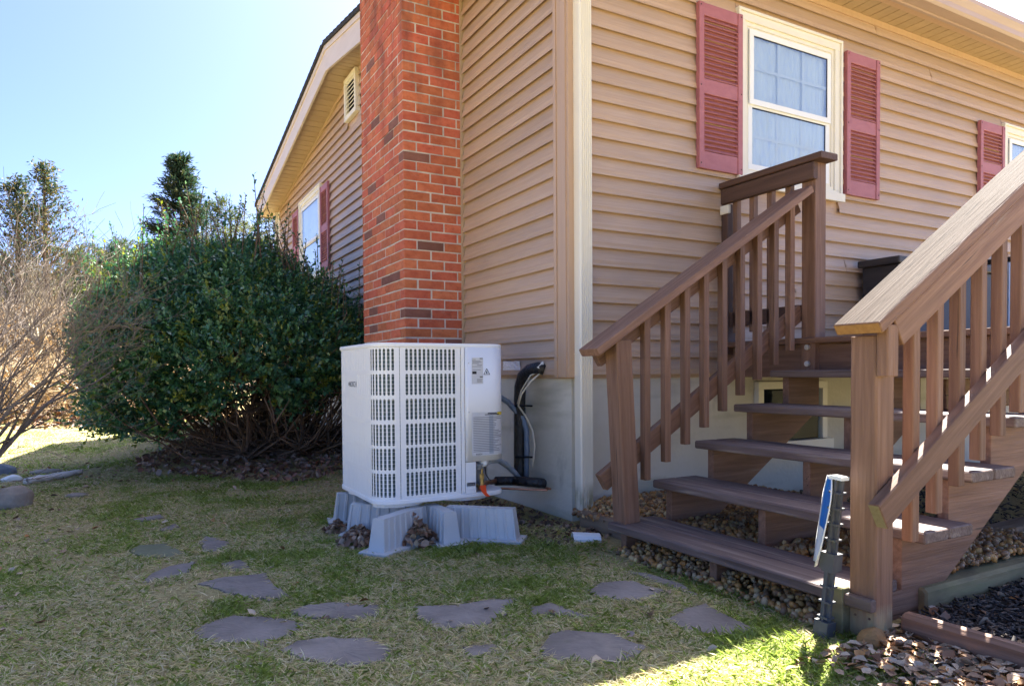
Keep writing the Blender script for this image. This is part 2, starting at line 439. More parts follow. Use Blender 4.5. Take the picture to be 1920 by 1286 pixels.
def glass_mat(name, refl=0.5, top=1.0):
    m = bpy.data.materials.new(name); m.use_nodes = True
    nt = m.node_tree; L = nt.links.new
    nt.nodes.remove(nt.nodes['Principled BSDF'])
    g = N(nt, 'ShaderNodeBsdfGlossy'); g.inputs['Roughness'].default_value = 0.015; g.inputs['Color'].default_value = (0.95, 0.98, 1.0, 1)
    t = N(nt, 'ShaderNodeBsdfTransparent'); t.inputs[0].default_value = (0.86, 0.93, 0.96, 1)
    mx = N(nt, 'ShaderNodeMixShader')
    lw = N(nt, 'ShaderNodeLayerWeight'); lw.inputs['Blend'].default_value = 0.35
    mr = N(nt, 'ShaderNodeMapRange'); mr.inputs['To Min'].default_value = refl; mr.inputs['To Max'].default_value = top
    L(lw.outputs['Fresnel'], mr.inputs[0]); L(mr.outputs[0], mx.inputs[0])
    L(t.outputs[0], mx.inputs[1]); L(g.outputs[0], mx.inputs[2])
    L(mx.outputs[0], nt.nodes['Material Output'].inputs[0])
    return m


M_['glass'] = glass_mat('window_glass', 0.18)
M_['glass_dark'] = glass_mat('basement_glass', 0.006, 0.10)
M_['clear'] = bpy.data.materials.new('clear_glass'); M_['clear'].use_nodes = True
_n = M_['clear'].node_tree; _n.nodes.remove(_n.nodes['Principled BSDF'])
_t = _n.nodes.new('ShaderNodeBsdfTransparent'); _n.links.new(_t.outputs[0], _n.nodes['Material Output'].inputs[0])


def pane_faces(o):
    """only the outer face of a pane (local -Y) is glossy, the rest is clear"""
    o.data.materials.append(M_['clear'])
    for p in o.data.polygons:
        p.material_index = 0 if p.normal.y < -.5 else 1


# ------------------------------------------------------------------ numpy tools
def smooth(a, b, x):
    t = np.clip((x - a) / (b - a), 0, 1)
    return t * t * (3 - 2 * t)


_lat = RNG.random((256, 256))


def vnoise(x, y, s, seed=0):
    x = np.asarray(x) / s + seed * 17.3; y = np.asarray(y) / s + seed * 9.1
    xi = np.floor(x).astype(int); yi = np.floor(y).astype(int)
    fx = x - xi; fy = y - yi
    fx = fx * fx * (3 - 2 * fx); fy = fy * fy * (3 - 2 * fy)
    g = lambda i, j: _lat[(xi + i) % 256, (yi + j) % 256]
    return (g(0, 0) * (1 - fx) + g(1, 0) * fx) * (1 - fy) + (g(0, 1) * (1 - fx) + g(1, 1) * fx) * fy


def gz(x, y):
    """height of the ground"""
    x = np.asarray(x, float); y = np.asarray(y, float)
    z = -0.812 + 0.0 * x
    z = z + 0.20 * smooth(2.4, 5.0, y) * smooth(-2.7, -1.1, x) * smooth(9.5, 7.5, y)      # mulched rise by the gable
    d = 0.25 * x * -1 + 0.97 * y
    z = z + 1.5 * smooth(9.0, 17.0, d + 0.5 * (vnoise(x, y, 2.5, 3) - .5)) * smooth(1.0, -3.0, x + 0.0 * y)   # wooded bank
    z = z + 1.5 * smooth(20, 70, y)
    z = z + (0.010 + .03 * smooth(1.2, 3.0, y)) * (vnoise(x, y, 0.9, 1) - .5) + 0.008 * (vnoise(x, y, 0.25, 2) - .5)
    return z


def gz1(x, y):
    return float(gz(np.array([x]), np.array([y]))[0])


def poly_mesh(name, V, counts, cols=None, smooth_=False):
    """V (n,k,3): n polygons of k corners"""
    n, k, _ = V.shape
    me = bpy.data.meshes.new(name)
    me.vertices.add(n * k); me.loops.add(n * k); me.polygons.add(n)
    me.vertices.foreach_set('co', V.reshape(-1).astype(np.float32))
    me.loops.foreach_set('vertex_index', np.arange(n * k, dtype=np.int32))
    me.polygons.foreach_set('loop_start', np.arange(0, n * k, k, dtype=np.int32))
    me.polygons.foreach_set('loop_total', np.full(n, k, dtype=np.int32))
    me.update(calc_edges=True)
    if cols is not None:
        a = me.color_attributes.new('Col', 'FLOAT_COLOR', 'POINT')
        c = np.concatenate([cols, np.ones((n, 1))], 1)
        a.data.foreach_set('color', np.repeat(c, k, 0).reshape(-1).astype(np.float32))
    return me


def norm(v):
    return v / np.maximum(np.linalg.norm(v, axis=-1, keepdims=True), 1e-9)


def leaves_poly(P, D, Nn, Ls, Ws, fold=0.0):
    """diamond leaves: base P, direction D, normal N -> (2n,3.. ) quads of 4 corners"""
    S = norm(np.cross(D, Nn)); Nn = norm(np.cross(S, D))
    Ls = Ls[:, None]; Ws = Ws[:, None]
    tip = P + D * Ls
    mid = P + D * Ls * 0.48
    return np.stack([P, mid + S * Ws * .5 + Nn * Ws * fold, tip, mid - S * Ws * .5 + Nn * Ws * fold], 1)


def in_poly(x, y, poly):
    r = np.zeros(len(x), bool)
    n = len(poly)
    for i in range(n):
        x1, y1 = poly[i]; x2, y2 = poly[(i + 1) % n]
        c = ((y1 > y) != (y2 > y)) & (x < (x2 - x1) * (y - y1) / (y2 - y1 + 1e-12) + x1)
        r ^= c
    return r


# ------------------------------------------------------------------ ground
def make_ground():
    xs = np.concatenate([-np.geomspace(300, 8.2, 26), np.arange(-8, 4.01, .08), np.geomspace(4.3, 300, 26)])
    ys = np.concatenate([-np.geomspace(300, 5.2, 24), np.arange(-5, 16.01, .09), np.geomspace(16.5, 300, 26)])
    X, Y = np.meshgrid(xs, ys)
    Z = gz(X, Y)
    nx, ny = len(xs), len(ys)
    V = np.stack([X, Y, Z], -1).reshape(-1, 3)
    idx = np.arange(nx * ny).reshape(ny, nx)
    F = np.stack([idx[:-1, :-1], idx[:-1, 1:], idx[1:, 1:], idx[1:, :-1]], -1).reshape(-1, 4)
    me = bpy.data.meshes.new('ground')
    me.from_pydata(V.tolist(), [], F.tolist())
    me.polygons.foreach_set('use_smooth', [True] * len(me.polygons))
    m = bpy.data.materials.new('lawn_soil'); m.use_nodes = True
    nt = m.node_tree; L = nt.links.new
    b = nt.nodes['Principled BSDF']; b.inputs['Roughness'].default_value = 0.95; b.inputs['Specular IOR Level'].default_value = 0.1
    g = N(nt, 'ShaderNodeNewGeometry')
    def noise(s, d=8, r=.6):
        n = N(nt, 'ShaderNodeTexNoise'); n.inputs['Scale'].default_value = s; n.inputs['Detail'].default_value = d; n.inputs['Roughness'].default_value = r
        L(g.outputs['Position'], n.inputs['Vector']); return n
    n1, n2, n3 = noise(1.3), noise(9), noise(70, 6, .7)
    r1 = N(nt, 'ShaderNodeValToRGB'); e = r1.color_ramp.elements
    e[0].position, e[1].position = .35, .68; e[0].color = (.48, .40, .24, 1); e[1].color = (.32, .34, .13, 1)
    x = e.new(.52); x.color = (.44, .39, .21, 1)
    a1 = N(nt, 'ShaderNodeMath', operation='MULTIPLY_ADD'); a1.inputs[1].default_value = .5
    L(n2.outputs[0], a1.inputs[0]); 
    a0 = N(nt, 'ShaderNodeMath', operation='MULTIPLY'); a0.inputs[1].default_value = .5
    L(n1.outputs[0], a0.inputs[0]); L(a0.outputs[0], a1.inputs[2]); L(a1.outputs[0], r1.inputs[0])
    r2 = N(nt, 'ShaderNodeValToRGB'); e = r2.color_ramp.elements
    e[0].position, e[1].position = .38, .66; e[0].color = (.55, .49, .40, 1); e[1].color = (1.15, 1.1, 1.0, 1)
    L(n3.outputs[0], r2.inputs[0])
    mx = N(nt, 'ShaderNodeMixRGB', blend_type='MULTIPLY'); mx.inputs[0].default_value = 1
    L(r1.outputs[0], mx.inputs[1]); L(r2.outputs[0], mx.inputs[2])
    # brown leaf litter on the bank beyond the lawn
    sep = N(nt, 'ShaderNodeSeparateXYZ'); L(g.outputs['Position'], sep.inputs[0])
    mr = N(nt, 'ShaderNodeMapRange'); mr.inputs['From Min'].default_value = -.72; mr.inputs['From Max'].default_value = -.5
    L(sep.outputs['Z'], mr.inputs[0])
    mx2 = N(nt, 'ShaderNodeMixRGB'); L(mr.outputs[0], mx2.inputs[0]); L(mx.outputs[0], mx2.inputs[1])
    r4 = N(nt, 'ShaderNodeValToRGB'); e = r4.color_ramp.elements
    e[0].position, e[1].position = .35, .65; e[0].color = (.09, .055, .035, 1); e[1].color = (.27, .18, .115, 1)
    L(n3.outputs[0], r4.inputs[0]); L(r4.outputs[0], mx2.inputs[2])
    L(mx2.outputs[0], b.inputs['Base Color'])
    bp = N(nt, 'ShaderNodeBump'); bp.inputs['Strength'].default_value = .6; bp.inputs['Distance'].default_value = .03
    L(n3.outputs[0], bp.inputs['Height']); L(bp.outputs[0], b.inputs['Normal'])
    o = link('ground', me, m)
    return tag(o, 'patchy early spring lawn and soil around the house', None, None, 'structure')


make_ground()

# ------------------------------------------------------------------ house
S = 0.1016
HX, HY = 9.0, 8.15
RIDGE = 4.07
SL = 0.155


def rake_z(y):
    return 2.555 + SL * min(y, HY - y)


house = thing('house', (0, 0, -0.81), 'tan vinyl sided house with a brick chimney and red shutters', 'house')

# hollow shell walls (front and gable) with the window opening left by the window boxes in front of it
mb = MB()
mb.prism([(0.0, -0.02), (HY, -0.02), (HY, 2.56), (RIDGE, 2.56 + SL * RIDGE), (0.0, 2.56)], 'x', 0.0, HX)
mb.build('wall', M_['trim_tan'], house)
mb = MB(); mb.box(0.012, HX - .01, 0.012, HY - .01, -1.2, -0.021)
mb.build('foundation', M_['concrete'], house)


def siding_mesh(L):
    k = ('s', round(L, 3))
    if k not in _cache:
        h = S
        prof = [(0.001, h + .030), (.0015, h), (.0240, .0035), (.0235, 0.0), (.0215, .0005), (.0212, .032), (.0003, .032)]
        vs = [(0, -p[0], p[1]) for p in prof] + [(L, -p[0], p[1]) for p in prof]
        n = len(prof)
        fs = [tuple(range(n)), tuple(range(n, 2 * n))[::-1]] + [(i, n + i, n + (i + 1) % n, (i + 1) % n) for i in range(n)]
        me = new_mesh('siding_board', vs, fs)
        bm = bmesh.new(); bm.from_mesh(me); bmesh.ops.recalc_face_normals(bm, faces=bm.faces); bm.to_mesh(me); bm.free()
        _cache[k] = me
    return _cache[k]


def jit():
    return random.uniform(-.0008, .0008)


WIN1 = (1.245, 2.250, 1.195, 2.295)      # casing of the front window x0 x1 z0 z1
WIN2 = (4.352, 5.30, 1.28, 2.085)
for k in range(25):
    z = k * S
    xs = [(0.105, 7.6)]
    for (a, b, c, d) in (WIN1, WIN2):
        if z + S > c + .02 and z < d - .02:
            new = []
            for (p, q) in xs:
                if p < a < q:
                    new += [(p, a + .005), (b - .005, q)]
                else:
                    new.append((p, q))
            xs = new
    for (p, q) in xs:
        cut = [p] + ([random.uniform(p + 1.0, q - .6)] if q - p > 2.2 else []) + [q]
        for a_, b_ in zip(cut[:-1], cut[1:]):      # panels overlap where two lengths meet
            o_ = 0.0 if a_ == p else -.0016
            link('siding_board', siding_mesh(round(b_ - a_ + (.012 if b_ != q else 0), 3)), M_['siding'], T(a_, o_, z + jit()) @ Matrix.Rotation(random.uniform(-.0006, .0006), 4, 'Y'), house)
GW = (5.42, 6.60, 1.15, 2.35)            # gable window y0 y1 z0 z1
VENT = (3.83, 4.25, 2.70, 3.14)
for k in range(32):
    z = k * S
    if z < 2.54:
        y0, y1 = 0.105, HY - .06
    else:
        y0 = (z - 2.555) / SL - .25; y1 = HY - y0
        y0 = max(y0, .105)
        if y1 - y0 < .3: continue
    segs = []
    if y0 < 1.2: segs.append((y0, 1.343))
    segs.append((max(y0, 2.375), y1))
    for (a, b, c, d) in (GW, VENT):
        if z + S > c + .02 and z < d - .02:
            segs = [s for (p, q) in segs for s in (([(p, a + .005), (b - .005, q)]) if p < a and b < q else [(p, q)])]
    for (p, q) in segs:
        if q - p < .03: continue
        link('siding_board', siding_mesh(q - p), M_['siding'], T(0, q, z + jit()) @ RZ(-90), house)

# corner trims
mb = MB()
for pts in ([(-.030, -.030), (.112, -.030), (.112, -.008), (.100, -.008), (.100, 0), (0, 0), (0, .100), (-.008, .100), (-.008, .112), (-.030, .112)],):
    mb.prism(pts, 'z', -.012, 2.56)
mb.build('corner_trim', M_['trim_tan'], house)
mb = MB(); mb.box(-.036, -.0305, -.010, .018, -.012, 2.56); mb.box(-.036, -.0305, .085, .113, -.012, 2.56)
mb.build('corner_trim', M_['trim_tan'], house)
mb = MB(); mb.box(-.022, 0, HY - .09, HY + .02, -.012, 2.55)
mb.build('corner_trim', M_['ivory'], house)
mb = MB(); mb.box(-.026, 0, 1.343, 1.3685, -.01, 2.8)
mb.build('channel_trim', M_['soffit'], house)
mb = MB(); mb.box(.112, 7.6, -.020, 0.0, 2.505, 2.552)
mb.build('frieze_trim', M_['trim_tan'], house)

# roof
OX = -0.29
mb = MB()
EV = .325
t0 = 2.698
za = lambda y: t0 + .165 * (min(y, HY - y) + EV)
mb.prism([(-EV, za(-EV)), (RIDGE, za(RIDGE)), (HY + EV, za(HY + EV)), (HY + EV, za(HY + EV) - .035), (RIDGE, za(RIDGE) - .035), (-EV, za(-EV) - .035)], 'x', OX - .03, HX + .3)
roof = mb.build('roof', M_['shingle'], house)
# shingle edges along the rake
for i in range(34):
    y = HY + EV - .01 - i * .135
    yy = y if y < 99 else y
    z = za(y) if y > RIDGE else za(y)
    if y < RIDGE + .1: break
    mb = MB(); mb.prism([(y, za(y) + .001), (y - .14, za(y - .14) + .009), (y - .14, za(y - .14) + .001)], 'x', OX - .034, OX + .25)
    mb.build('shingle', M_['shingle'], roof)
for i in range(14):
    y = RIDGE - .02 - i * .135
    mb = MB(); mb.prism([(y, za(y) + .009), (y - .14, za(y - .14) + .001), (y, za(y) + .001)], 'x', OX - .034, OX + .25)
    mb.build('shingle', M_['shingle'], roof)
# rake fascia boards, with a thin drip edge above
def rake_strip(name, za_off, zb_off, x0, x1, m):
    for (ya, yb) in ((RIDGE, HY + EV - .02), (-EV + .02, RIDGE)):
        mb = MB(); mb.prism([(ya, za(ya) + za_off), (yb, za(yb) + za_off), (yb, za(yb) + zb_off), (ya, za(ya) + zb_off)], 'x', x0, x1)
        mb.build(name, m, house)
rake_strip('rake_fascia', -.085, -.285, OX, OX + .022, M_['fascia'])
rake_strip('rake_drip_edge', -.036, -.085, OX - .012, OX + .02, M_['fascia'])
# rake soffit panels
def rake_soffit():
    pw = .128
    for side in (0, 1):
        n = int((RIDGE + .36) / pw)
        for i in range(n):
            a = RIDGE + i * pw if side else RIDGE - (i + 1) * pw
            b = a + pw - .010
            mb = MB()
            zb = lambda y: 2.555 + SL * min(y, HY - y) - .002
            mb.prism([(a, zb(a)), (b, zb(b)), (b, zb(b) + .012), (a, zb(a) + .012)], 'x', OX + .0225, -.001)
            mb.build('soffit_panel', M_['soffit'], house)
    mb = MB()
    zb = lambda y: 2.568 + SL * min(y, HY - y)
    mb.prism([(-.36, zb(-.36)), (RIDGE, zb(RIDGE)), (HY + .36, zb(HY + .36)), (HY + .36, zb(HY + .36) + .01), (RIDGE, zb(RIDGE) + .01), (-.36, zb(-.36) + .01)], 'x', OX + .0225, -.0005)
    mb.build('soffit_backing', M_['stain_dark'], house)
rake_soffit()
mb = MB()
zb = lambda y: 2.54 + SL * min(y, HY - y)
for ya, yb in ((2.4, RIDGE), (RIDGE, HY - .02)):
    mb.prism([(ya, zb(ya) - .03), (yb, zb(yb) - .03), (yb, zb(yb) + .012), (ya, zb(ya) + .012)], 'x', -.021, -.001)
mb.build('rake_trim', M_['soffit'], house)

# front eave: soffit panels, fascia, gutter
for i in range(56):
    x = .35 + i * .1008
    mb = MB(); mb.box(x, x + .093, -.19, -.0215, 2.548, 2.556)
    mb.build('soffit_panel', M_['soffit'], house)
mb = MB(); mb.box(-.25, 7.6, -.26, -.001, 2.5565, 2.562)
mb.build('soffit_backing', M_['soffit'], house)
mb = MB(); mb.box(-.25, 7.6, -.245, -.1905, 2.543, 2.556)
mb.build('soffit_trim', M_['trim_tan'], house)
mb = MB(); mb.box(-.25, 7.6, -.266, -.2455, 2.532, 2.665)
mb.build('fascia', M_['gutter'], house)
mb = MB()
mb.prism([(-.267, 2.545), (-.345, 2.545), (-.362, 2.560), (-.368, 2.590), (-.392, 2.630), (-.396, 2.655), (-.385, 2.655), (-.380, 2.635), (-.358, 2.596), (-.350, 2.565), (-.340, 2.556), (-.267, 2.556)], 'x', -.28, 7.6)
mb.build('gutter', M_['gutter'], house)
# the far eave gutter end seen at the gable's far corner
mb = MB(); mb.box(OX + .02, 1, HY + EV - .02, HY + EV + .08, 2.56, 2.66)
mb.build('gutter', M_['ivory'], house)
mb = MB(); mb.box(-.06, .02, HY + .03, HY + .10, -.7, 2.58)
mb.build('downspout', M_['ivory'], house)

# downspout by the near corner: corrugated rectangular pipe
mb = MB()
x0, x1, y0, y1 = .005, .088, -.092, -.028
prof = [(x0, y1), (x0, y0 + .008), (x0 + .006, y0)]
nr = 5
for i in range(nr):
    a = x0 + .010 + i * (x1 - x0 - .020) / nr
    w = (x1 - x0 - .020) / nr
    prof += [(a + w * .15, y0), (a + w * .35, y0 + .005), (a + w * .65, y0 + .005), (a + w * .85, y0)]
prof += [(x1 - .006, y0), (x1, y0 + .008), (x1, y1)]
mb.prism(prof, 'z', -.745, 2.45)
spout = mb.build('downspout', M_['downspout'], house)
mb = MB(); mb.box(x0 - .004, x1 + .004, y0 - .004, y1 + .006, .115, .1175)
mb.build('strap', M_['downspout'], spout)
mb = MB(); mb.box(x0 - .003, x1 + .003, y0 - .003, y1 + .006, 2.28, 2.40)
mb.build('strap', M_['downspout'], spout)


# windows (house > window > pane, sash, muntin, sill)
def window(x0, x1, z0, z1, M, with_muntins=True, name='window', sashes=True, back='curtain'):
    """local: X along the wall, -Y out"""
    cw, ct = .062, .045
    mb = MB()
    # flat casing ring in two steps: outer lip and inner flat
    for (a, y) in ((0.0, ct), (.018, ct - .012)):
        b = .018 if a == 0 else .068
        mb.box(x0 + a, x1 - a, -y, 0, z1 - b, z1 - a)
        mb.box(x0 + a, x1 - a, -y, 0, z0 + a, z0 + b)
        mb.box(x0 + a, x0 + b, -y, 0, z0 + b, z1 - b)
        mb.box(x1 - b, x1 - a, -y, 0, z0 + b, z1 - b)
    o = mb.build(name, M_['ivory'], house, M, bevel=.003)
    # sloped jamb steps
    mb = MB()
    for a, b, y in ((.068, .092, .020), (.092, .110, .013)):
        mb.box(x0 + a, x1 - a, -y, 0, z1 - b, z1 - a); mb.box(x0 + a, x1 - a, -y, 0, z0 + a, z0 + b)
        mb.box(x0 + a, x0 + b, -y, 0, z0 + b, z1 - b); mb.box(x1 - b, x1 - a, -y, 0, z0 + b, z1 - b)
    mb.build('jamb', M_['ivory'], o, M)
    mb = MB(); mb.box(x0 - .008, x1 + .008, -.060, -.0455, z0 - .012, z0 + .045)
    mb.build('sill', M_['ivory'], o, M, bevel=.003)
    a = .110
    ix0, ix1, iz0, iz1 = x0 + a, x1 - a, z0 + a, z1 - a
    zm = iz0 + (iz1 - iz0) * .485
    fr = .036
    def sash(za_, zb_, yo):
        mb = MB()
        mb.box(ix0, ix1, -yo, -yo + .012, zb_ - fr, zb_); mb.box(ix0, ix1, -yo, -yo + .012, za_, za_ + fr)
        mb.box(ix0, ix0 + fr, -yo, -yo + .012, za_ + fr, zb_ - fr); mb.box(ix1 - fr, ix1, -yo, -yo + .012, za_ + fr, zb_ - fr)
        mb.build('sash', M_['white'], o, M, bevel=.002)
        mb = MB()
        g = .006
        mb.box(ix0 + fr, ix1 - fr, -yo + .004, -yo + .011, zb_ - fr - g, zb_ - fr)
        mb.box(ix1 - fr - g, ix1 - fr, -yo + .004, -yo + .011, za_ + fr, zb_ - fr - g)
        mb.build('gasket', M_['black'], o, M)
        mb = MB(); mb.box(ix0 + fr, ix1 - fr - g, -yo + .0055, -yo + .008, za_ + fr, zb_ - fr - g)
        pane_faces(mb.build('pane', M_['glass'], o, M))
        if with_muntins:
            for i in (1, 2):
                xx = ix0 + fr + (ix1 - ix0 - 2 * fr) * i / 3
                mb = MB(); mb.box(xx - .010, xx + .010, -yo + .0095, -yo + .0115, za_ + fr, zb_ - fr)
                mb.build('muntin', M_['white'], o, M)
            zz = (za_ + zb_) / 2
            mb = MB(); mb.box(ix0 + fr, ix1 - fr, -yo + .0097, -yo + .0113, zz - .010, zz + .010)
            mb.build('muntin', M_['white'], o, M)
    sash(zm - .018, iz1, .030)
    sash(iz0, zm + .006, .0165)
    nf = int((ix1 - ix0) / .004)
    prof = [(ix0 + (ix1 - ix0) * i / nf, -.0026 + .0019 * math.sin(i * .62 + 1.3 * math.sin(i * .11))) for i in range(nf + 1)]
    mb = MB()
    for (a_, b_), (c_, d_) in zip(prof[:-1], prof[1:]):
        mb.add([(a_, b_, iz0), (c_, d_, iz0), (c_, d_, iz1), (a_, b_, iz1)], [(0, 1, 2, 3)])
    mb.build('curtain', M_[back], o, M, smooth=True)
    return o


MF = Matrix.Identity(4)
window(*WIN1, T(0, 0, 0))
window(*WIN2, T(0, 0, 0))
MG = T(0, HY, 0) @ RZ(-90)
window(HY - GW[1], HY - GW[0], GW[2], GW[3], MG, with_muntins=False)


def shutter(M, w, h, split=.5):
    """local: X 0..w, Z 0..h, -Y out"""
    t = .032
    mb = MB()
    st = .040
    mb.box(0, st, -t, 0, 0, h); mb.box(w - st, w, -t, 0, 0, h)
    zr = h * split
    rails = [(0, .105), (zr - .045, zr + .045), (h - .075, h)]
    for a, b in rails:
        mb.box(st, w - st, -t + .005, 0, a, b)
    mb.box(st, w - st, -.006, 0, 0, h)
    o = mb.build('shutter', M_['shutter'], house, M, bevel=.003)
    me = None
    for (a, b) in ((rails[0][1], rails[1][0]), (rails[1][1], rails[2][0])):
        n = int((b - a) / .0272)
        for i in range(n):
            z = a + (i + .5) * (b - a) / n
            if ('louver', round(w, 3)) not in _cache:
                m2 = MB(); m2.prism([(-.008, .011), (-.011, .0135), (-.028, -.0085), (-.0255, -.0115)], 'x', st, w - st)
                _cache[('louver', round(w, 3))] = m2.mesh('louver')
            link('louver', _cache[('louver', round(w, 3))], M_['shutter'], M @ T(0, 0, z), o)
    for z in (.03, zr, h - .02):
        for x in (.014, w - .014):
            mb = MB(); mb.tube([(x, -t - .002, z), (x, -t + .004, z)], .005, 6)
            mb.build('screw', M_['stain_dark'], o, M)
    return o


shutter(T(.908, -.016, 1.248), .366, .995)
shutter(T(2.290, -.016, 1.248), .370, .995)
shutter(T(3.982, -.016, 1.30), .368, .745)
shutter(MG @ T(HY - 5.40, -.016, 1.25), .37, 1.03)
shutter(MG @ T(HY - 7.0, -.016, 1.25), .37, 1.03)

# gable vent
y0, y1, z0, z1 = VENT
mb = MB()
fr = .045
for a, b, c, d in ((0, y1 - y0, 0, fr), (0, y1 - y0, z1 - z0 - fr, z1 - z0), (0, fr, fr, z1 - z0 - fr), (y1 - y0 - fr, y1 - y0, fr, z1 - z0 - fr)):
    mb.box(a, b, -.055, -.004, c, d)
MV = MG @ T(HY - y1, 0, z0)
vent = mb.build('gable_vent', M_['ivory'], house, MV, bevel=.004)
mb = MB(); mb.box(fr, y1 - y0 - fr, -.010, -.004, fr, z1 - z0 - fr)
mb.build('vent_back', M_['dark_room'], vent, MV)
for i in range(8):
    z = fr + .022 + i * (z1 - z0 - 2 * fr) / 8
    mb = MB(); mb.prism([(-.014, z + .022), (-.018, z + .027), (-.048, z - .010), (-.044, z - .015)], 'x', fr, y1 - y0 - fr)
    mb.build('slat', M_['ivory'], vent, MV)

# basement windows in the foundation
def basement(M, w, h):
    mb = MB(); f = .05
    mb.box(0, w, -.04, .0, h - f, h); mb.box(0, f, -.04, .0, f, h - f); mb.box(w - f, w, -.04, .0, f, h - f); mb.box(-.03, w + .03, -.07, .0, -.03, f)
    o = mb.build('basement_window', M_['ivory'], house, M, bevel=.003)
    mb = MB(); mb.box(f, w - f, -.004, -.001, f, h - f); mb.build('backing', M_['dark_room'], o, M)
    mb = MB(); mb.box(f, w - f, -.020, -.016, f, h - f); pane_faces(mb.build('pane', M_['glass_dark'], o, M))
    return o
basement(T(1.44, .012, -.50), .68, .445)
basement(MG @ T(HY - 6.4, .012, -.42), .85, .38)

# ------------------------------------------------------------------ chimney (house > chimney > brick)
CX, CY0, CY1 = -0.455, 1.370, 2.325
mb = MB()
J = .0035
mb.box(CX + J, -.001, CY0 + J, CY1 - J, -1.0, 3.95)
chim = mb.build('chimney', M_['mortar'], house)
BL, BH, BD, JT = .1935, .0575, .092, .0098
COURSE = .0677


def brick_mesh(l, d, h=BH):
    k = ('br', round(l, 3), round(d, 3))
    if k not in _cache:
        c = .0028
        a, b, e = l / 2, d / 2, h / 2
        mb = MB()
        prof = [(-a + c, -b), (a - c, -b), (a, -b + c), (a, b - c), (a - c, b), (-a + c, b), (-a, b - c), (-a, -b + c)]
        mb.prism(prof, 'z', -e, e)
        _cache[k] = mb.mesh('brick')
    return _cache[k]


n_br = 0
stuff = MB()
FW = -CX          # width of the front face
DEP = CY1 - CY0
for c in range(-14, 72):
    z = c * COURSE + .027
    items = []          # (x0, x1, y0, y1)
    A = (c % 2 == 0)
    if A:                # stretcher on the front corner, header on the left face
        x = CX
        fr_ = [BL, BL, FW - 2 * BL - 2 * JT]
        y = CY0 + BD + JT
    else:
        x = CX
        fr_ = [BD, BL, FW - BD - BL - 2 * JT]
        y = CY0 + BL + JT
    for l in fr_:
        d = BD if not (not A and x == CX) else BL
        items.append((x, x + l, CY0, CY0 + d))
        x += l + JT
    while y < CY1 - .02:
        l = min(BL, CY1 - y)
        if CY1 - (y + l + JT) < .03: l = CY1 - y
        items.append((CX, CX + BD, y, y + l)); y += l + JT
    for (xa, xb, ya, yb) in items:
        front = ya == CY0
        vis = (-.10 < z < 3.05 and (front and z > .08 or not front)) and n_br < 300
        if vis:
            lx, ly = xb - xa, yb - ya
            me = brick_mesh(lx, ly)
            jx = random.uniform(-.0022, .0022)
            m = M_['brick_dark'] if random.random() < .035 else M_['brick']
            link('brick', me, m, T((xa + xb) / 2 + jx, (ya + yb) / 2 + jx, z + random.uniform(-.0018, .0018)) @ RZ(random.uniform(-.5, .5)) @ Matrix.Rotation(random.uniform(-.008, .008), 4, 'Y' if (ya == CY0) else 'X'), chim)
            n_br += 1
        else:
            stuff.box(xa, xb, ya, yb, z - BH / 2, z + BH / 2)
o = stuff.build('brickwork', M_['brick'], chim)
o['kind'] = 'stuff'

# ------------------------------------------------------------------ deck
DZ = .195
deck = thing('wooden_deck', (1.2, -1.0, -.8), 'brown stained deck against the house at the top of the steps', 'deck')
BW = .140
for i in range(24):
    x = 1.105 + i * (BW + .006)
    board('deck_board', (x + BW / 2, -.02, DZ - .016), (x + BW / 2, -1.93, DZ - .016), BW, .032, (1, 0, 0), M_['tread'] if i else M_['stain'], deck)
board('rim_joist', (1.180, -.022, .071), (1.180, -1.92, .071), .184, .038, (0, 0, 1), M_['stain'], deck)
board('rim_joist', (1.20, -1.899, .071), (4.6, -1.899, .071), .184, .038, (0, 0, 1), M_['stain'], deck)
for i in range(1, 7):
    board('joist', (1.18 + i * .42, -.05, .071), (1.18 + i * .42, -1.86, .071), .18, .038, (0, 0, 1), M_['stain'], deck)
for y in (-1.30,):
    board('beam', (1.205, y, -.10), (4.5, y, -.10), .14, .085, (0, 0, 1), M_['stain'], deck)
for x in (1.32, 3.0):
    board('support_post', (x, -1.30, -1.0), (x, -1.30, -.175), .089, .089, (0, 1, 0), M_['stain'], deck)
# return guard from the corner post to the wall
UP = board('corner_post', (1.1695, -.6475, -.02), (1.1695, -.6475, 1.145), .089, .089, (1, 0, 0), M_['stain'], deck)
for z in (.143, .053):
    mb = MB(); mb.tube([(1.112, -.648, z), (1.128, -.648, z)], .0155, 10); mb.tube([(1.106, -.648, z), (1.113, -.648, z)], .009, 6)
    mb.build('bolt', M_['zinc'], deck)
board('top_rail', (1.1105, -.035, 1.090), (1.1105, -.705, 1.090), .092, .036, (0, 0, 1), M_['stain_dark'], deck)
board('rail_cap', (1.150, -.030, 1.157), (1.150, -.760, 1.157), .135, .036, (1, 0, 0), M_['stain_dark'], deck)
board('bottom_rail', (1.150, -.035, .335), (1.150, -.60, .335), .089, .038, (0, 0, 1), M_['stain_dark'], deck)
for y in (-.115, -.245, -.375, -.505):
    board('baluster', (1.150, y, .25), (1.150, y, 1.138), .038, .038, (1, 0, 0), M_['stain'], deck)
board('wall_post', (1.150, -.048, .12), (1.150, -.048, 1.045), .055, .075, (0, 1, 0), M_['stain_dark'], deck)
# the near corner post and guard, mostly outside the picture
board('corner_post', (1.1695, -1.866, -.02), (1.1695, -1.866, 1.16), .089, .089, (1, 0, 0), M_['stain'], deck)

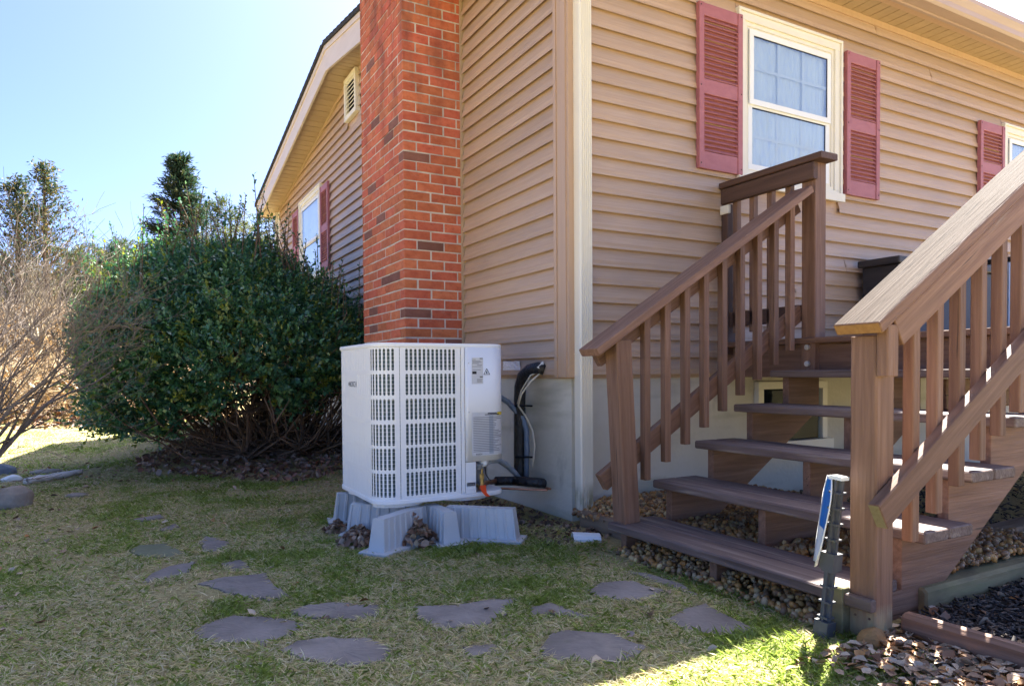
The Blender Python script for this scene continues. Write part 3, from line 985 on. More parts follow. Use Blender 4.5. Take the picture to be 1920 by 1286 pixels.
# ------------------------------------------------------------------ stairs
RUN, RISE = .2700, .1745
st = thing('wooden_stairs', (.0, -1.25, -.81), 'brown wooden steps with open risers and slatted handrails leading up to the deck', 'steps')
X0, Z0 = -.200, -.680
YL, YR = -.600, -1.915
for k in range(5):
    x, z = X0 + k * RUN, Z0 + k * RISE
    for j in (0, 1):
        w = .137
        xa = x + w / 2 + j * (w + .005)
        board('tread', (xa, YL, z - .019), (xa, YR if k else -1.8215, z - .019), w, .038, (1, 0, 0), M_['tread'], st, c=.006)
board('tread_end', (X0 + .0135, -1.8222, Z0 - .019), (X0 + .0135, YR, Z0 - .019), .026, .038, (1, 0, 0), M_['tread'], st)
tri = []
pts = [(X0 + .035, -.90), (X0 + .035, Z0 - .0385)]
for k in range(5):
    pts.append((X0 + .035 + (k + 1) * RUN, Z0 - .0385 + k * RISE))
    if k < 4:
        pts.append((X0 + .035 + (k + 1) * RUN, Z0 - .0385 + (k + 1) * RISE))
pts[-1] = (1.159, pts[-1][1])
pts += [(1.159, -.195), (.10, -.90)]
for y in (-.675, -1.232, -1.800):
    poly = [(p[0] - X0, p[1]) for p in pts]
    mb = MB(); mb.prism(poly, 'y', -.019, .019)
    mb.build('stringer', M_['stain'], st, T(X0, y, 0), bevel=.003)
board('trim_board', (X0 + .014, -1.767, -.765), (X0 + .014, -1.823, -.765), .20, .038, (0, 0, 1), M_['mossy_wood'], st)
# posts
lean = Vector((-.047, 0, .80))
board('newel_post', (-.1255, -.6475, -.680), (-.173, -.6475, .16), .089, .089, (1, 0, 0), M_['stain'], st)
board('newel_post', (-.1285, -1.8665, -.90), (-.1285, -1.8665, .12), .089, .089, (1, 0, 0), M_['stain_post'], st, c=.005)
for (x, y, z) in ((-.1735, -1.845, -.745), (-.1735, -1.892, -.745)):
    mb = MB(); mb.tube([(x - .0015, y, z), (x + .004, y, z)], .004, 6)
    mb.build('nail', M_['stain_dark'], st)


def sloped(name, xa, za_, s, L, y, w, t, wd, m, off=0.0):
    d = Vector((1, 0, s)).normalized()
    n = Vector((-d.z, 0, d.x))
    p = Vector((xa, y, za_)) + n * off
    return board(name, p, p + d * L, w, t, wd, m, st)


# near handrail
cap = sloped('handrail_cap', -.240, .154, .63, 1.66, -1.886, .152, .038, (0, 1, 0), M_['cap_darkened_for_sun'], -.019)
cap.data = cap.data.copy(); cap.data.materials.clear(); cap.data.materials.append(M_['cap_darkened_for_sun']); cap.data.materials.append(M_['stain'])
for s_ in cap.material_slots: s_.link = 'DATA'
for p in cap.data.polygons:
    p.material_index = 0 if p.normal.z > .9 else 1  # sunlit top face takes the darkened colour so it does not blow out
mb = MB(); mb.box(-.0012, -.0004, -.072, .072, -.0155, .0155)
mb.build('end_grain', M_['end_grain'], cap, W[cap])
sloped('top_rail', -.148, .1535 + .63 * .092 - .048, .63, 1.54, -1.931, .089, .038, (0, 0, 1), M_['stain'], -.0445)
board('rail_block', (-.152, -1.931, -.005), (-.152, -1.931, .150), .055, .037, (1, 0, 0), M_['stain'], st)
sloped('bottom_rail', -.218, -.384, .615, 1.62, -1.931, .089, .038, (0, 0, 1), M_['stain'], -.0445)
mb = MB(); mb.box(-.0012, -.0004, -.041, .041, -.016, .016)
br = [o for o in W if o.name.startswith('bottom_rail') and o.parent is st][-1]
mb.build('end_grain', M_['mossy_wood'], br, W[br])
for i in range(9):
    x = .030 + i * .1275
    zb = -.530 + .61 * (x - .030)
    zt = .154 + .63 * (x + .240) - .06
    board('baluster', (x, -1.893, zb), (x, -1.893, zt), .037, .037, (1, 0, 0), M_['stain'], st, c=.003)
# far handrail
sloped('handrail_cap', -.346, .118, .626, 1.66, -.650, .140, .038, (0, 1, 0), M_['stain'], -.019)
sloped('top_rail', -.275, .118 + .626 * .071 - .046, .626, 1.60, -.581, .089, .038, (0, 0, 1), M_['stain'], -.0445)
sloped('bottom_rail', -.245, -.293 - .617 * .27, .617, 1.60, -.581, .089, .038, (0, 0, 1), M_['stain'], -.0445)
for i in range(9):
    x = .010 + i * .1255
    zb = -.505 + .620 * (x - .0)
    zt = .118 + .626 * (x + .346) - .05
    board('baluster', (x, -.620, zb), (x, -.620, zt), .037, .037, (1, 0, 0), M_['stain'], st, c=.003)

# ------------------------------------------------------------------ heat pump
AX0, AX1, AY0, AY1, AR = -1.098, -.388, .030, .740, .100
hp = thing('heat_pump', (-.743, .385, -.635), 'white outdoor heat pump cabinet with rows of slots beside the chimney', 'heat pump')


def rr_path(x0, x1, y0, y1, r, n=9):
    """rounded rectangle, counter clockwise from the back of the left face: returns closed list"""
    pts = []
    for cx, cy, a0 in ((x0 + r, y0 + r, 180), (x1 - r, y0 + r, 270), (x1 - r, y1 - r, 0), (x0 + r, y1 - r, 90)):
        for i in range(n + 1):
            a = math.radians(a0 + 90 * i / n)
            pts.append((cx + r * math.cos(a), cy + r * math.sin(a)))
    return pts


def rr_at(u, inset=0.0):
    """point on the casing by arc length, u = 0 where the left face's back corner ends (x = AX0, y = AY1 - AR), running towards the front"""
    fl = AY1 - AY0 - 2 * AR
    arc = AR * math.pi / 2
    r = AR - inset
    if u < fl: return (AX0 + inset, AY1 - AR - u)
    u -= fl
    if u < arc:
        a = math.pi + u / AR
        return (AX0 + AR + r * math.cos(a), AY0 + AR + r * math.sin(a))
    u -= arc
    fw = AX1 - AX0 - 2 * AR
    if u < fw: return (AX0 + AR + u, AY0 + inset)
    u -= fw
    if u < arc:
        a = 1.5 * math.pi + u / AR
        return (AX1 - AR + r * math.cos(a), AY0 + AR + r * math.sin(a))
    u -= arc
    return (AX1 - inset, AY0 + AR + u)


ROWS = [(.137, .030), (.014, -.091), (-.108, -.213), (-.231, -.337), (-.349, -.456), (-.471, -.588)]
ZT, ZB = .146, -.602


def slotted(name, u0, u1, ncol, margin0, margin1, solid=None):
    """casing skin from u0 to u1 with ncol slots per row cut out of it"""
    mb = MB()
    pitch = (u1 - u0 - margin0 - margin1) / ncol
    sw = pitch * .60
    us = [u0 + margin0 + (i + .5) * pitch for i in range(ncol)]
    def P(u, z): 
        x, y = rr_at(u); return (x, y, z)
    zedges = []
    ucol = [u0, u0 + margin0] + [u0 + margin0 + (i + 1) * pitch for i in range(ncol - 1)] + [u1 - margin1, u1]
    # horizontal bands
    ztop = ZT
    for r, (a, b) in enumerate(ROWS + [None] if False else ROWS):
        za_, zb_ = a + .003, b - .003
        for c in range(len(ucol) - 1):
            mb.add([P(ucol[c], ztop), P(ucol[c + 1], ztop), P(ucol[c + 1], za_), P(ucol[c], za_)], [(3, 2, 1, 0)])
        # margins
        for c in (0, len(ucol) - 2):
            mb.add([P(ucol[c], za_), P(ucol[c + 1], za_), P(ucol[c + 1], zb_), P(ucol[c], zb_)], [(3, 2, 1, 0)])
        for i in range(ncol):
            ca, cb = ucol[i + 1], ucol[i + 2]
            u = us[i]
            if solid and solid(r, i):
                mb.add([P(ca, za_), P(cb, za_), P(cb, zb_), P(ca, zb_)], [(3, 2, 1, 0)]); continue
            h = sw / 2
            hole = []
            for t in range(5):
                an = math.pi * t / 4
                hole.append((u - h * math.cos(an), a - h + h * math.sin(an)))
            for t in range(5):
                an = math.pi * t / 4
                hole.append((u + h * math.cos(an), b + h - h * math.sin(an)))
            rect = [(ca, a - h), (ca, za_), (u, za_), (cb, za_), (cb, a - h), (cb, b + h), (cb, zb_), (u, zb_), (ca, zb_), (ca, b + h)]
            vs = [P(*p) for p in hole] + [P(*p) for p in rect]
            n = 10
            mb.add(vs, [(i2, (i2 + 1) % n, n + (i2 + 1) % n, n + i2) for i2 in range(n)])
        ztop = zb_
    for c in range(len(ucol) - 1):
        mb.add([P(ucol[c], ztop), P(ucol[c + 1], ztop), P(ucol[c + 1], ZB), P(ucol[c], ZB)], [(3, 2, 1, 0)])
    o = mb.build(name, M_['hvac'], hp)
    bm = bmesh.new(); bm.from_mesh(o.data)
    bmesh.ops.remove_doubles(bm, verts=bm.verts, dist=1e-5)
    bmesh.ops.recalc_face_normals(bm, faces=bm.faces)
    # make the normals point outwards
    c = Vector((0, 0, 0))
    bad = sum(1 for f in bm.faces if f.normal.dot(Vector((f.calc_center_median().x, f.calc_center_median().y, 0))) < 0)
    if bad > len(bm.faces) / 2:
        bmesh.ops.reverse_faces(bm, faces=bm.faces)
    bm.to_mesh(o.data); bm.free()
    m = o.modifiers.new('sheet', 'SOLIDIFY'); m.thickness = .002; m.offset = -1
    return o


FL = AY1 - AY0 - 2 * AR
ARC = AR * math.pi / 2
slotted('left_grille', -.0, FL - .002, 16, .030, .004, solid=lambda r, i: r == 1 and 3 <= i <= 8)
slotted('corner_grille', FL, FL + ARC + .016, 7, .004, .022)
slotted('front_grille', FL + ARC + .019, FL + ARC + .342, 12, .024, .024)
# service panel, solid, wraps round the front right corner
mb = MB()
us = [FL + ARC + .345 + i * (.052) for i in range(12)]
us = [u for u in us if u < FL + ARC + (AX1 - AX0 - 2 * AR) + ARC + .12]
def strip(mb, us, za_, zb_, out=0.0):
    vs = []
    for u in us:
        x, y = rr_at(u, -out); vs.append((x, y, za_))
    for u in us:
        x, y = rr_at(u, -out); vs.append((x, y, zb_))
    n = len(us)
    mb.add(vs, [(n + i, n + i + 1, i + 1, i) for i in range(n - 1)])
def dense(a, b, n=14):
    return [a + (b - a) * i / n for i in range(n + 1)]
UA = FL + ARC + .345
UE = FL + ARC + (AX1 - AX0 - 2 * AR) + ARC + .25
UCUT = FL + ARC + (-.574 - (AX0 + AR))
strip(mb, dense(UA, UA + .018, 2), ZT, ZB)
o = mb.build('panel_flange', M_['hvac'], hp); m = o.modifiers.new('sheet', 'SOLIDIFY'); m.thickness = .006; m.offset = 0
mb = MB()
strip(mb, dense(UA + .021, UE, 26), ZT, -.440, .003)
panel = mb.build('service_panel', M_['hvac'], hp, smooth=True); m = panel.modifiers.new('sheet', 'SOLIDIFY'); m.thickness = .008; m.offset = 0
mb = MB()
strip(mb, dense(UA + .021, UCUT, 4), -.443, ZB, .001)
lp = mb.build('lower_panel', M_['hvac'], hp); m = lp.modifiers.new('sheet', 'SOLIDIFY'); m.thickness = .006; m.offset = 0
# recess behind the cut-out, back and right sides
mb = MB()
mb.box(-.5745, -.5735, AY0 + .004, AY0 + .26, ZB, -.436)
mb.add([(-.574, AY0 + .22, ZB), (AX1 - .006, AY0 + .22, ZB), (AX1 - .006, AY0 + .22, -.436), (-.574, AY0 + .22, -.436)], [(0, 1, 2, 3)])
mb.build('valve_recess', M_['galv'], hp)
mb = MB()
pts = rr_path(AX0 + .001, AX1 - .001, AY0 + .001, AY1 - .001, AR - .001)
n = len(pts)
sel = pts[15 + 8:] + pts[:1]
vs = [(p[0], p[1], ZT) for p in sel] + [(p[0], p[1], ZB) for p in sel]
q = len(sel)
mb.add(vs, [(i, i + 1, q + i + 1, q + i) for i in range(q - 1)])
mb.build('rear_casing', M_['hvac'], hp)
# coil and wires behind the slots
pts = rr_path(AX0 + .028, AX1 - .22, AY0 + .028, AY1 - .03, .075)
mb = MB(); mb.prism(pts, 'z', ZB + .01, ZT - .01)
mb.build('coil', M_['coil'], hp)
mb = MB()
zz = ZB + .02
while zz < ZT - .02:
    loop = [rr_at(u, .012) for u in dense(0.0, FL + ARC + .36, 30)]
    mb.tube([(x, y, zz) for x, y in loop], .0010, 4, caps=False)
    zz += .0195
mb.build('wire_guard', M_['hvac'], hp)
# lid and base pan
mb = MB(); mb.prism(rr_path(AX0 - .006, AX1 + .006, AY0 - .006, AY1 + .006, AR + .004), 'z', ZT - .002, .166)
mb.build('lid', M_['hvac'], hp, bevel=.006)
mb = MB(); mb.prism(rr_path(AX0 - .004, AX1 + .004, AY0 - .004, AY1 + .004, AR + .002), 'z', -.626, ZB)
mb.build('base_pan', M_['hvac'], hp, bevel=.005)
for (cx, cy, rx) in ((-.95, .16, .13), (-.58, .16, .13), (-.95, .60, .13), (-.58, .60, .13)):
    ring = [(cx + rx * math.cos(t * math.pi / 8), cy + .09 * math.sin(t * math.pi / 8)) for t in range(16)]
    mb = MB(); mb.prism(ring, 'z', -.648, -.627)
    mb.build('base_foot', M_['hvac'], hp)
mb = MB()
for k in range(7):
    r = .05 + k * .035
    mb.tube([(-.743 + r * math.cos(a * math.pi / 12), .385 + r * math.sin(a * math.pi / 12), .1685) for a in range(25)], .002, 5, caps=False)
mb.build('fan_guard', M_['black'], hp)


def text(name, s, M, size, m, parent, extrude=.0002, align='LEFT'):
    cu = bpy.data.curves.new(name, 'FONT'); cu.body = s; cu.size = size; cu.extrude = extrude; cu.align_x = align
    to = bpy.data.objects.new(name, cu); COL.objects.link(to)
    dg = bpy.context.evaluated_depsgraph_get()
    me = bpy.data.meshes.new_from_object(to.evaluated_get(dg))
    bpy.data.objects.remove(to); bpy.data.curves.remove(cu)
    return link(name, me, m, M, parent)


# badge on the left face
RXZ = Matrix.Rotation(math.radians(90), 4, 'X')
MBADGE = T(AX0 - .0005, .47, -.045) @ RZ(-90) @ RXZ
bd = MB(); bd.box(AX0 - .002, AX0, .345, .50, -.088, .012)
bd.build('badge_plate', M_['hvac'], hp)
text('badge', 'BOSCH', T(AX0 - .0035, .478, -.052) @ RZ(-90) @ RXZ, .040, M_['ink_grey'], hp)
mb = MB(); ring = [(.492 + .010 * math.cos(a * math.pi / 8), -.038 + .010 * math.sin(a * math.pi / 8)) for a in range(16)]
mb.prism(ring, 'x', AX0 - .003, AX0 - .0021)
mb.build('badge', M_['ink_grey'], hp)


# stickers, wrapped on the service panel
def sticker(name, ua, ub, za_, zb_, m, out, parent=hp):
    mb = MB(); strip(mb, dense(ua, ub, max(2, int((ub - ua) / .012))), za_, zb_, out)
    return mb.build(name, m, parent)


UX = lambda x: FL + ARC + (x - (AX0 + AR))
warn = sticker('warning_label', UX(-.597), UX(-.597) + .198, -.188, -.412, M_['paper'], .0085)
sticker('label_header', UX(-.597) + .150, UX(-.597) + .198, -.189, -.206, M_['yellow'], .0092, warn)
sticker('label_reflection', UX(-.597) + .100, UX(-.597) + .124, -.207, -.405, M_['conduit_light'], .0088, warn)  # blue reflection streak painted on as a coloured strip
mb = MB()
z = -.212
while z > -.392:
    strip(mb, dense(UX(-.597) + .008, UX(-.597) + .008 + random.uniform(.12, .182), 12), z, z - .0035, .0094)
    z -= .0088
mb.build('label_print', M_['ink_grey'], warn)
mb = MB(); strip(mb, dense(UX(-.597) + .092, UX(-.597) + .146, 6), -.192, -.197, .0094); strip(mb, dense(UX(-.597) + .075, UX(-.597) + .165, 8), -.199, -.203, .0095)
mb.build('label_print', M_['ink'], warn)
text('label_print', 'BOSCH', T(-.575, AY0 - .0098, -.408) @ RXZ, .011, M_['ink'], warn)
spec_l = sticker('rating_label', UX(-.594), UX(-.530), .094, -.040, M_['paper'], .0085)
mb = MB()
for z, a, b in ((.086, .002, .022), (.078, .002, .050), (.072, .004, .056), (.066, .002, .040), (.058, .03, .058), (.050, .002, .054), (.034, .004, .050), (-.016, .028, .06), (-.022, .028, .056), (-.028, .028, .06)):
    strip(mb, [UX(-.594) + a, UX(-.594) + b], z, z - .003, .0093)
mb.build('label_print', M_['ink_grey'], spec_l)
mb = MB()
strip(mb, [UX(-.594) + .002, UX(-.594) + .026], .024, .010, .0094); strip(mb, [UX(-.594) + .044, UX(-.594) + .062], -.002, -.007, .0094)
strip(mb, [UX(-.594) + .044, UX(-.594) + .062], .092, .088, .0094)
mb.build('label_print', M_['ink'], spec_l)
# triangular hazard mark
mb = MB()
tx, tz, s_ = -.5085, .012, .017
tri_o = [(tx - s_, tz - .004), (tx + s_, tz - .004), (tx, tz + .026)]
def edge(p, q, w=.0022):
    d = Vector((q[0] - p[0], q[1] - p[1])).normalized(); nn = Vector((-d.y, d.x)) * w / 2
    return [(p[0] + nn.x, p[1] + nn.y), (q[0] + nn.x, q[1] + nn.y), (q[0] - nn.x, q[1] - nn.y), (p[0] - nn.x, p[1] - nn.y)]
for i in range(3):
    mb.prism(edge(tri_o[i], tri_o[(i + 1) % 3]), 'y', AY0 - .009, AY0 - .0075)
mb.prism([(tx - .003, tz + .001), (tx + .003, tz + .001), (tx + .002, tz + .013), (tx - .002, tz + .013)], 'y', AY0 - .009, AY0 - .0075)
mb.build('hazard_mark', M_['ink'], hp)
sn = MB(); strip(sn, [UX(-.625), UX(-.577)], -.548, -.566, .004)
sn_o = sn.build('serial_label', M_['paper'], hp)
mb = MB(); strip(mb, [UX(-.620), UX(-.588)], -.553, -.561, .0047); strip(mb, [UX(-.584), UX(-.580)], -.553, -.561, .0047)
mb.build('label_print', M_['ink_grey'], sn_o)
for (x, z) in ((-.612, .066), (-.612, -.185)):
    mb = MB(); mb.tube([(x, AY0 - .010, z), (x, AY0 - .004, z)], .0035, 8)
    mb.build('screw', M_['zinc'], hp)
mb = MB(); mb.tube([(-.545, AY0 + .02, -.452), (-.545, AY0 + .03, -.480)], [.026, .022], 12)
mb.build('knockout', M_['galv'], hp)
mb = MB()
mb.tube([(-.548, AY0 - .022, -.585), (-.548, AY0 - .022, -.530)], .010, 10); mb.tube([(-.548, AY0 - .022, -.528), (-.548, AY0 - .022, -.505)], .013, 6)
mb.tube([(-.548, AY0 - .022, -.503), (-.548, AY0 - .022, -.480)], .005, 8); mb.tube([(-.548, AY0 + .2, -.575), (-.548, AY0 - .03, -.575)], .008, 8)
valve = mb.build('service_valve', M_['brass'], hp)
mb = MB()
for s_, a in ((1, 20), (-1, -35)):
    pass
mb.prism([(-.575, -.560), (-.540, -.560), (-.535, -.600), (-.515, -.622), (-.540, -.618), (-.565, -.590)], 'y', AY0 - .050, AY0 - .046)
mb.build('tag', M_['orange'], hp)

# ------------------------------------------------------------------ risers under the heat pump
def riser(label, fins, hub):
    t = thing('plastic_riser', (hub[0], hub[1], -.81), label, 'riser', 'plastic risers under the heat pump')
    for (ex, ey, hx, hy) in fins:
        d = Vector((ex - hx, ey - hy, 0)); L = d.length; d.normalize(); s = Vector((-d.y, d.x, 0))
        mb = MB()
        zt, zb = -.649, -.815
        nb = max(3, int(L / .045))
        # ribbed tapered wall: plan profile with small steps
        left, right = [], []
        for i in range(nb + 1):
            a = L * i / nb
            for da, w in ((0.0, .046), (.006, .040), (.032, .040), (.038, .046)):
                if i == nb and da > 0: continue
                left.append((a + da, w)); right.append((a + da, -w))
        def ring(z, k):
            out = []
            for a, w in left + right[::-1]:
                aa = L * .5 + (a - L * .5) * (1.0 if k else 1.0)
                aa = min(aa, L) + (0 if k == 0 else -.022 * (a / L))
                p = Vector((hx, hy, 0)) + d * aa + s * (w * (1 if k == 0 else .68))
                out.append((p.x, p.y, z))
            return out
        r0, r1 = ring(zb, 0), ring(zt, 1)
        n = len(r0)
        mb.add(r0 + r1, [(i, (i + 1) % n, n + (i + 1) % n, n + i) for i in range(n)] + [tuple(range(n, 2 * n))])
        mb.build('fin', M_['riser'], t)
        mb = MB()
        q = [Vector((hx, hy, 0)) - d * .0 + s * .10, Vector((ex, ey, 0)) + d * .03 + s * .075, Vector((ex, ey, 0)) + d * .03 - s * .075, Vector((hx, hy, 0)) - s * .10]
        mb.prism([(p.x, p.y) for p in q], 'z', -.83, -.797 + random.uniform(-.001, .001))
        mb.build('base_flange', M_['riser'], t)
    return t


riser('blue grey ribbed plastic riser with three fins under the front of the heat pump', [(-1.168, -.150, -.86, .075), (-.802, -.180, -.80, .10), (-.475, -.245, -.745, .0)], (-.80, .10))
riser('blue grey ribbed plastic riser under the rear left corner of the heat pump', [(-1.165, .325, -.90, .18), (-1.15, .665, -.90, .62)], (-.95, .5))

# ------------------------------------------------------------------ line set on the foundation wall
ls = thing('refrigerant_lines', (-.06, .44, -.62), 'black foam wrapped refrigerant pipe with grey conduit running up the foundation wall', 'pipes')
mb = MB()
P = [(-.005, .262, .030), (-.035, .290, .045), (-.06, .345, .032), (-.068, .41, -.005), (-.07, .443, -.07), (-.07, .452, -.15), (-.07, .452, -.30), (-.072, .455, -.45), (-.072, .455, -.56), (-.075, .44, -.615)]
mb.tube(P, [.034, .034, .036, .037, .036, .035, .035, .034, .034, .036], 12)
mb.build('insulated_pipe', M_['black_foam'], ls, smooth=True)
mb = MB()
mb.tube([(-.30, .33, -.605), (-.22, .33, -.610), (-.14, .30, -.615), (-.085, .26, -.618), (-.06, .21, -.618), (-.075, .17, -.615), (-.12, .20, -.612), (-.20, .29, -.606)], .027, 10)
mb.build('insulated_pipe', M_['black_foam'], ls, smooth=True)
mb = MB(); mb.tube([(-.545, .02, -.575), (-.50, .10, -.582), (-.42, .22, -.592), (-.30, .33, -.605)], .0135, 10)
mb.build('copper_pipe', M_['copper'], ls, smooth=True)
mb = MB(); mb.tube([(-.545, .05, -.588), (-.44, .18, -.615), (-.30, .28, -.640), (-.16, .20, -.648), (-.08, .13, -.648), (-.05, .14, -.645), (-.06, .20, -.642)], .006, 8)
mb.build('copper_pipe', M_['copper'], ls, smooth=True)
mb = MB(); mb.tube([(-.385, .30, -.128), (-.32, .34, -.122), (-.23, .40, -.128), (-.15, .45, -.160), (-.10, .455, -.21), (-.062, .425, -.26), (-.050, .408, -.33), (-.048, .408, -.45), (-.055, .405, -.62)], .0165, 10)
mb.build('conduit', M_['conduit'], ls, smooth=True)
mb = MB(); mb.tube([(-.50, .065, -.458), (-.44, .12, -.456), (-.34, .22, -.470), (-.24, .31, -.515), (-.16, .36, -.57), (-.11, .38, -.62)], .0165, 10)
mb.build('conduit', M_['conduit_light'], ls, smooth=True)
mb = MB(); mb.tube([(-.53, .04, -.452), (-.495, .07, -.458)], .021, 10)
mb.build('fitting', M_['pvc'], ls, smooth=True)
mb = MB(); mb.tube([(-.02, .275, .020), (-.08, .30, -.035), (-.115, .35, -.11), (-.11, .40, -.18), (-.055, .40, -.25), (-.035, .360, -.33), (-.030, .345, -.42), (-.035, .352, -.50), (-.04, .365, -.55)], .0055, 8)
mb.build('cable', M_['cable'], ls, smooth=True)
mb = MB(); mb.tube([(-.01, .272, .03), (-.07, .32, .0), (-.105, .37, -.09), (-.11, .41, -.17)], .004, 8)
mb.build('cable', M_['cable'], ls, smooth=True)
for z, y in ((-.185, .448), (-.49, .43)):
    mb = MB(); mb.tube([(-.02, y + .045, z), (-.075, y + .05, z), (-.112, y, z), (-.075, y - .06, z + .004), (-.02, y - .06, z)], .006, 6)
    mb.build('cable_tie', M_['black'], ls)
mb = MB(); mb.tube([(-.51, .05, -.47), (-.49, .08, -.52), (-.44, .14, -.56), (-.40, .20, -.575)], .003, 6)
mb.build('wire', M_['black'], ls)
mb = MB()
v = [(-.018, .245, .02), (-.018, .30, .012), (-.020, .285, .075), (-.020, .258, .082), (-.06, .262, .045), (-.05, .29, .055)]
mb.add(v, [(0, 1, 5, 4), (4, 5, 2, 3), (0, 4, 3), (1, 2, 5)])
mb.build('sealant', M_['sign_white'], ls)
# foil patch on the bottom course
mb = MB(); 
nx_, nz_ = 8, 6
vs = [(-.0185 + random.uniform(-.002, .001), .535 + (.218) * i / nx_ + random.uniform(-.004, .004), .014 + .075 * j / nz_ + random.uniform(-.003, .003)) for j in range(nz_ + 1) for i in range(nx_ + 1)]
mb.add(vs, [(j * (nx_ + 1) + i, j * (nx_ + 1) + i + 1, (j + 1) * (nx_ + 1) + i + 1, (j + 1) * (nx_ + 1) + i) for j in range(nz_) for i in range(nx_)])
fo = mb.build('foil_patch', M_['foil'])
m = fo.modifiers.new('sheet', 'SOLIDIFY'); m.thickness = .001
tag(fo, 'crinkled silver foil tape patch on the lowest siding board', 'tape patch')

# small ivory box on the deck's wall post
mb = MB(); mb.box(1.104, 1.124, -.090, -.018, .985, 1.038)
ob = thing('outlet_box', (1.115, -.05, .985), 'small ivory weatherproof box below the dark rail by the window', 'outlet box')
mb.build('box', M_['ivory'], ob, bevel=.004)
mb = MB(); mb.box(1.1005, 1.1038, -.075, -.033, .995, 1.028)
mb.build('cover', M_['ivory'], ob, bevel=.001)

# storage box and grill on the deck
sb = thing('storage_box', (3.05, -.2, DZ), 'dark brown resin storage box on the deck below the siding', 'storage box')
mb = MB(); mb.box(2.43, 3.70, -.335, -.07, DZ + .002, .735); mb.build('body', M_['bin'], sb, bevel=.008)
mb = MB(); mb.box(2.40, 3.73, -.360, -.05, .735, .785); mb.build('lid', M_['bin'], sb, bevel=.010)
for i in range(4):
    mb = MB(); mb.box(2.47 + i * .31, 2.74 + i * .31, -.341, -.3345, .25, .70); mb.build('panel', M_['navy'], sb, bevel=.004)
gr = thing('grill_cabinet', (4.1, -.2, DZ), 'pale steel grill cabinet with a black shelf on the deck behind the near balusters', 'grill')
mb = MB(); mb.box(3.80, 4.50, -.36, -.06, DZ + .04, .84); mb.build('cabinet', M_['steel'], gr, bevel=.01)
mb = MB(); mb.box(3.78, 4.52, -.38, -.04, .845, .875); mb.build('shelf', M_['black'], gr, bevel=.005)
for x in (3.85, 4.45):
    mb = MB(); mb.box(x - .02, x + .02, -.34, -.30, DZ + .002, DZ + .04); mb.build('foot', M_['black'], gr)

# ------------------------------------------------------------------ yard sign
SB, STp = Vector((-.255, -1.790, -.85)), Vector((-.236, -1.832, -.312))
sg = thing('yard_sign', SB, 'grey plastic stake with a folded blue and white sign leaning by the near post', 'sign')
d = (STp - SB).normalized()
mb = MB()
def spost(t): return SB + (STp - SB) * t
w = .012
a = Vector((1, 0, 0)); a = (a - d * a.dot(d)).normalized(); b = d.cross(a)
def ringp(p, r1, r2): return [p + a * (r1 * s1) + b * (r2 * s2) for s1, s2 in ((-1, -1), (1, -1), (1, 1), (-1, 1))]
def pbox(mb, t0, t1, r1, r2, off=Vector((0, 0, 0))):
    v = ringp(spost(t0) + off, r1, r2) + ringp(spost(t1) + off, r1, r2)
    mb.add(v, [(0, 3, 2, 1), (4, 5, 6, 7)] + [(i, (i + 1) % 4, 4 + (i + 1) % 4, 4 + i) for i in range(4)])
pbox(mb, 0, 1, .0045, .017); pbox(mb, 0, 1, .016, .0035)
for t in [i / 11 for i in range(1, 12)]:
    pbox(mb, t - .006, t + .006, .0175, .0185)
mb.build('stake', M_['sign_post'], sg)
mb = MB(); pbox(mb, .985, 1.005, .019, .021); mb.build('top_cap', M_['sign_white'], sg)
mb = MB(); pbox(mb, .46, .56, .021, .024); mb.build('collar', M_['sign_post'], sg)
mb = MB(); pbox(mb, .05, .16, .021, .024); mb.build('collar', M_['sign_post'], sg)
# curled octagonal sign face, seen nearly edge on, on the -x side of the stake
vd = Vector((.80, .60, 0)).normalized()
lf = Vector((-.60, .80, 0))
def curl(t, s):
    """t up the sign 0..1, s across -1..1: the sheet runs away from the viewer and bends to the left at its foot"""
    base = spost(.47 + .52 * t)
    half = .085 * min(1.0, .45 + 2.4 * min(t, 1 - t))
    c = (vd * math.cos(.05 + .10 * t) + lf * math.sin(.05 + .10 * t))
    return base + lf * (.016 + .020 * (1 - t) ** 1.5 + .010 * s * s) + c * (half * s) + vd * .03
nu, nv = 14, 6
vs = [curl(i / nu, -1 + 2 * j / nv) for i in range(nu + 1) for j in range(nv + 1)]
fs = [(i * (nv + 1) + j, i * (nv + 1) + j + 1, (i + 1) * (nv + 1) + j + 1, (i + 1) * (nv + 1) + j) for i in range(nu) for j in range(nv)]
me = new_mesh('sign_face', [sg.matrix_basis.inverted() @ v for v in vs], fs, True)
fo = link('sign_face', me, M_['sign_white'], W[sg].copy(), sg)
fo.modifiers.new('sheet', 'SOLIDIFY').thickness = .0025
mb = MB()
vs = [curl(.40 + .56 * i / 8, -.86 + 1.7 * j / 4) - vd * .002 + lf * .0035 for i in range(9) for j in range(5)]
mb.add(vs, [(i * 5 + j, i * 5 + j + 1, (i + 1) * 5 + j + 1, (i + 1) * 5 + j) for i in range(8) for j in range(4)])
mb.build('sign_print', M_['sign_blue'], sg)
mb = MB()
for i in range(6):
    t0 = .58 + i * .035
    q = [curl(t0, -.35) - lf * .0052 - vd * .0028, curl(t0 + .018, -.35) - lf * .0052 - vd * .0028, curl(t0 + .018, .30) - lf * .0052 - vd * .0028, curl(t0, .30) - lf * .0052 - vd * .0028]
    mb.add(q, [(0, 1, 2, 3)])
mb.build('sign_lettering', M_['sign_white'], sg)

